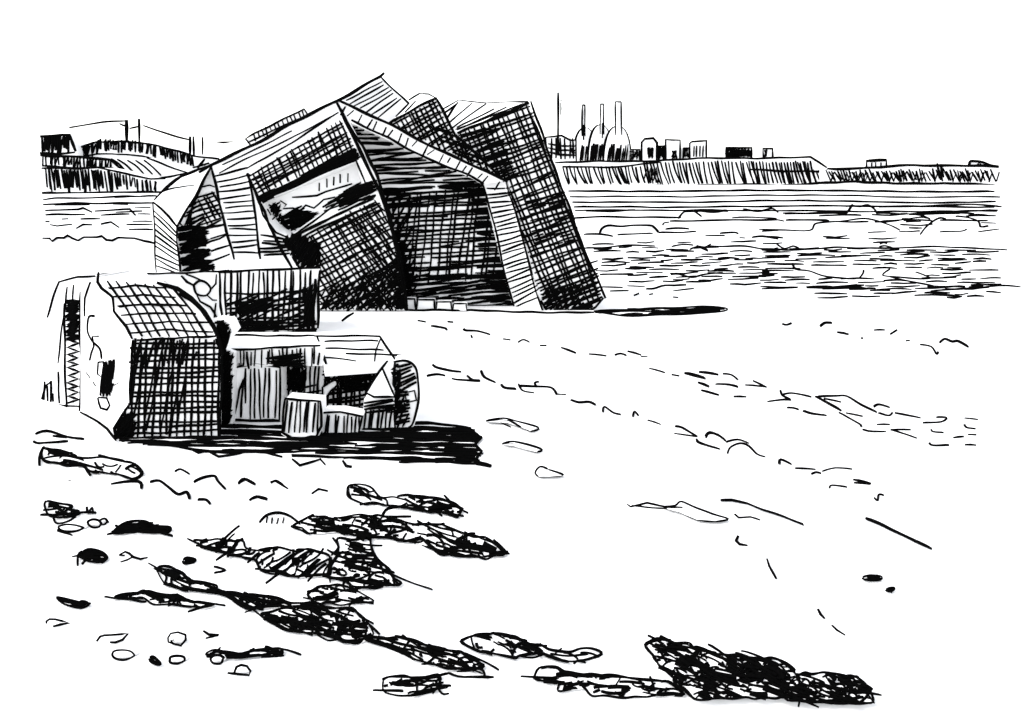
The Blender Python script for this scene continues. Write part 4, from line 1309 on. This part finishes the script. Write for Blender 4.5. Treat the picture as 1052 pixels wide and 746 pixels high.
weed(zE([(468, 80), (490, 62), (560, 75), (630, 98), (700, 105), (765, 108), (815, 140), (830, 165), (830, 200), (720, 200), (580, 205), (545, 170), (500, 125)]), 'biggest heaped black seaweed drift at the near edge of the beach', 1.5, -22,
     (zE([(480, 80), (520, 92), (560, 110), (600, 120)]), zE([(540, 175), (600, 150), (640, 170)])), h=.07, gap=3.6)
weed(zE([(800, 165), (830, 145), (880, 143), (955, 150), (985, 175), (1000, 210), (960, 212), (880, 210), (800, 205)]), 'black seaweed mound tucked against the end of the biggest drift', 1.6, -18, (zE([(980, 180), (1004, 212)]),), h=.06, gap=3.6)
weed(z1([(640, 590), (655, 583), (690, 588), (682, 600), (648, 604)]), 'tiny black oval weed speck between two drifts', 2.4, 0, dbl=False)
weed(z8([(775, 332), (800, 325), (833, 328), (830, 340), (800, 342), (780, 338)]), 'small black oblong weed scrap alone on the wide empty sand', 2.4, 0, dbl=False)
weed(z8([(848, 370), (860, 365), (875, 366), (868, 374), (855, 375)]), 'tiny black weed speck below the oblong scrap on the empty sand', 2.4, 0, dbl=False, extra=(z8([(858, 372), (868, 381)]),))
weed(z2([(480, 455), (495, 450), (525, 475), (515, 480), (488, 470)]), 'black grain-shaped weed speck between two ringed pebbles', 2.4, -35, dbl=False)

# twig
m = MB()
for q in (z1([(375, 570), (400, 556), (415, 562), (430, 576), (460, 585), (492, 578)]), z1([(378, 598), (405, 590), (430, 576)]), z1([(375, 572), (400, 575)])): m.stroke(q, ground(.01), w=2.2)
tag(m.build('twig', M_WEED, None, G(137, 572)), 'small forked twig on the sand near the slant-hatched weed', 'twig')

def stick(pts, label, w):
    m = MB(); m.stroke(pts, ground(.02), w=w, wob=.4, taper=.9)
    m.stroke([(x + .5, y + .6) for x, y in pts], ground(.015), w=w * .8, wob=.4)
    tag(m.build('driftwood_stick', M_WEED, None, G(*pts[0])), label, 'driftwood', 'straight sticks on the open sand')
stick(z8([(350, 101), (385, 101), (430, 110), (480, 130), (540, 150), (600, 173)]), 'slightly bent stick beside the pale driftwood on open sand', 2.4)
stick(z8([(785, 155), (840, 178), (900, 208), (985, 248)]), 'straightest lone stick slanting across the empty sand', 2.6)

def slab_stone(poly, label, extra=(), name='flat_stone', cat='stone', h=.05):
    cx = sum(p[0] for p in poly) / len(poly); cy = sum(p[1] for p in poly) / len(poly)
    n = len(poly)
    m = MB()
    m.add([G(x, y, 0) for x, y in poly] + [G(cx + (x - cx) * .93, cy + (y - cy) * .85, h) for x, y in poly],
          [[i, (i + 1) % n, n + (i + 1) % n, n + i] for i in range(n)] + [[n + i for i in range(n)]])
    m.loop(poly, ground(h * .5), w=2.2, wob=.3, curve=True)
    for e_ in extra: m.stroke(e_, ground(h), w=1.9)
    tag(m.build(name, M_CONC, None, G(cx, cy)), label, cat, None)
slab_stone(z8([(180, 122), (215, 118), (235, 105), (280, 125), (330, 145), (375, 158), (340, 165), (280, 160), (225, 135)]), 'pale leaf-shaped driftwood board with a thin dark tail on open sand',
           (z8([(70, 112), (80, 120), (130, 112), (205, 125), (240, 124)]), z8([(85, 118), (190, 128)])), 'driftwood_board', 'driftwood')
slab_stone(z6([(260, 405), (320, 396), (360, 404), (438, 428), (415, 440), (380, 425), (330, 408)]), 'upper of two thin flat stones beyond the end of the inked shadow', (z6([(310, 408), (345, 424)]), z6([(335, 402), (380, 425)])))
slab_stone(z6([(315, 482), (355, 474), (445, 500), (435, 510), (395, 500), (350, 486)]), 'lower of two thin flat stones beyond the end of the inked shadow')
slab_stone(z6([(470, 568), (445, 560), (428, 578), (438, 592), (475, 592), (522, 588)]), 'round-nosed pale stone alone below the two thin flat stones')

def pebble(c, rx, ry, label, n=8, rot=0.0, extra=(), shape=None):
    cx, cy = c
    dist = (G(cx, cy) - EYE).length
    near = G(cx, cy + ry * .9)
    k = dist / F
    r = rx * k
    base = near + Vector((0, r * .8, 0))
    top = P(cx, cy - ry * .9, base.y).z
    m = MB()
    bm = bmesh.new()
    bmesh.ops.create_icosphere(bm, subdivisions=3, radius=1)
    vs_ = [Vector((base.x + v.co.x * r * .95 * (1 + .06 * math.sin(5 * v.co.y + cx)), base.y + v.co.y * r * .78, (v.co.z + 1) / 2 * top * (1 + .05 * math.sin(4 * v.co.x + cy)) - .004)) for v in bm.verts]
    m.add(vs_, [[v.index for v in q.verts] for q in bm.faces])
    bm.free()
    def f(x, y):
        p = P(x, y, near.y - .01)
        return p if p.z > .012 else G(x, y, .012)
    pts = []
    for i in range(n):
        a = 2 * math.pi * i / n + rot
        q = R.uniform(.84, 1.12)
        pts.append((cx + rx * q * math.cos(a), cy + ry * q * math.sin(a)))
    if shape:
        m.stroke(shape, f, w=2.3, wob=.3)
    else:
        m.stroke(pts + [(pts[0][0] + R.uniform(-2, 2), pts[0][1] + R.uniform(-1.5, 1.5))], f, w=2.2, wob=.4, curve=True)
    for e_ in extra: m.stroke(e_, f, w=2.0)
    tag(m.build('pebble', M_CONC, None, base), label, 'pebble', 'ringed pebbles on the sand')
pb_ = lambda x, y: z2([(x, y)])[0]
pebble(pb_(590, 376), 9, 7, 'five-sided pebble, largest and topmost of the ring outlines', 5, .5, shape=z2([(575, 395), (556, 388), (555, 372), (566, 355), (595, 350), (625, 360), (626, 380), (606, 403), (575, 395), (566, 382), (578, 380)]))
pebble(pb_(375, 440), 11.5, 5, 'wide oval pebble beside the black grain-shaped speck', 8)
pebble(pb_(593, 458), 9, 4, 'flat oval pebble directly under the five-sided pebble', 8)
pebble(pb_(752, 457), 7.5, 5, 'pebble tucked under the needle-thin weed streak', 6)
pebble(pb_(845, 502), 10, 5.5, 'half-moon pebble lowest of the ringed group', 7, 0, shape=z2([(792, 512), (840, 518), (880, 522), (886, 505), (872, 485), (848, 480), (830, 488), (818, 518)]))
pebble(pb_(335, 372), 16, 4, 'long wedge pebble with an open outline over the wide oval one', 6, .4, shape=z2([(270, 386), (285, 366), (300, 361), (396, 355), (375, 380), (345, 390), (322, 389)]))
pebble(pb_(115, 311), 11, 3.5, 'thin pointed pebble under the tiny weed scrap', 5, 0, shape=z2([(70, 316), (70, 306), (82, 297), (105, 297), (160, 310), (125, 318), (95, 326)]))
pebble(z1([(168, 455)])[0], 13, 4, 'slipper-shaped pebble below the small tangled weed', 7, 0, (z1([(112, 462), (180, 486)]), z1([(115, 466), (176, 482)])))
pebble(z1([(270, 437)])[0], 7, 4, 'ring pebble at the side of the slipper-shaped one', 7)
pebble(z1([(307, 428)])[0], 4, 3, 'tiny ring pebble touching another small ring pebble', 6)
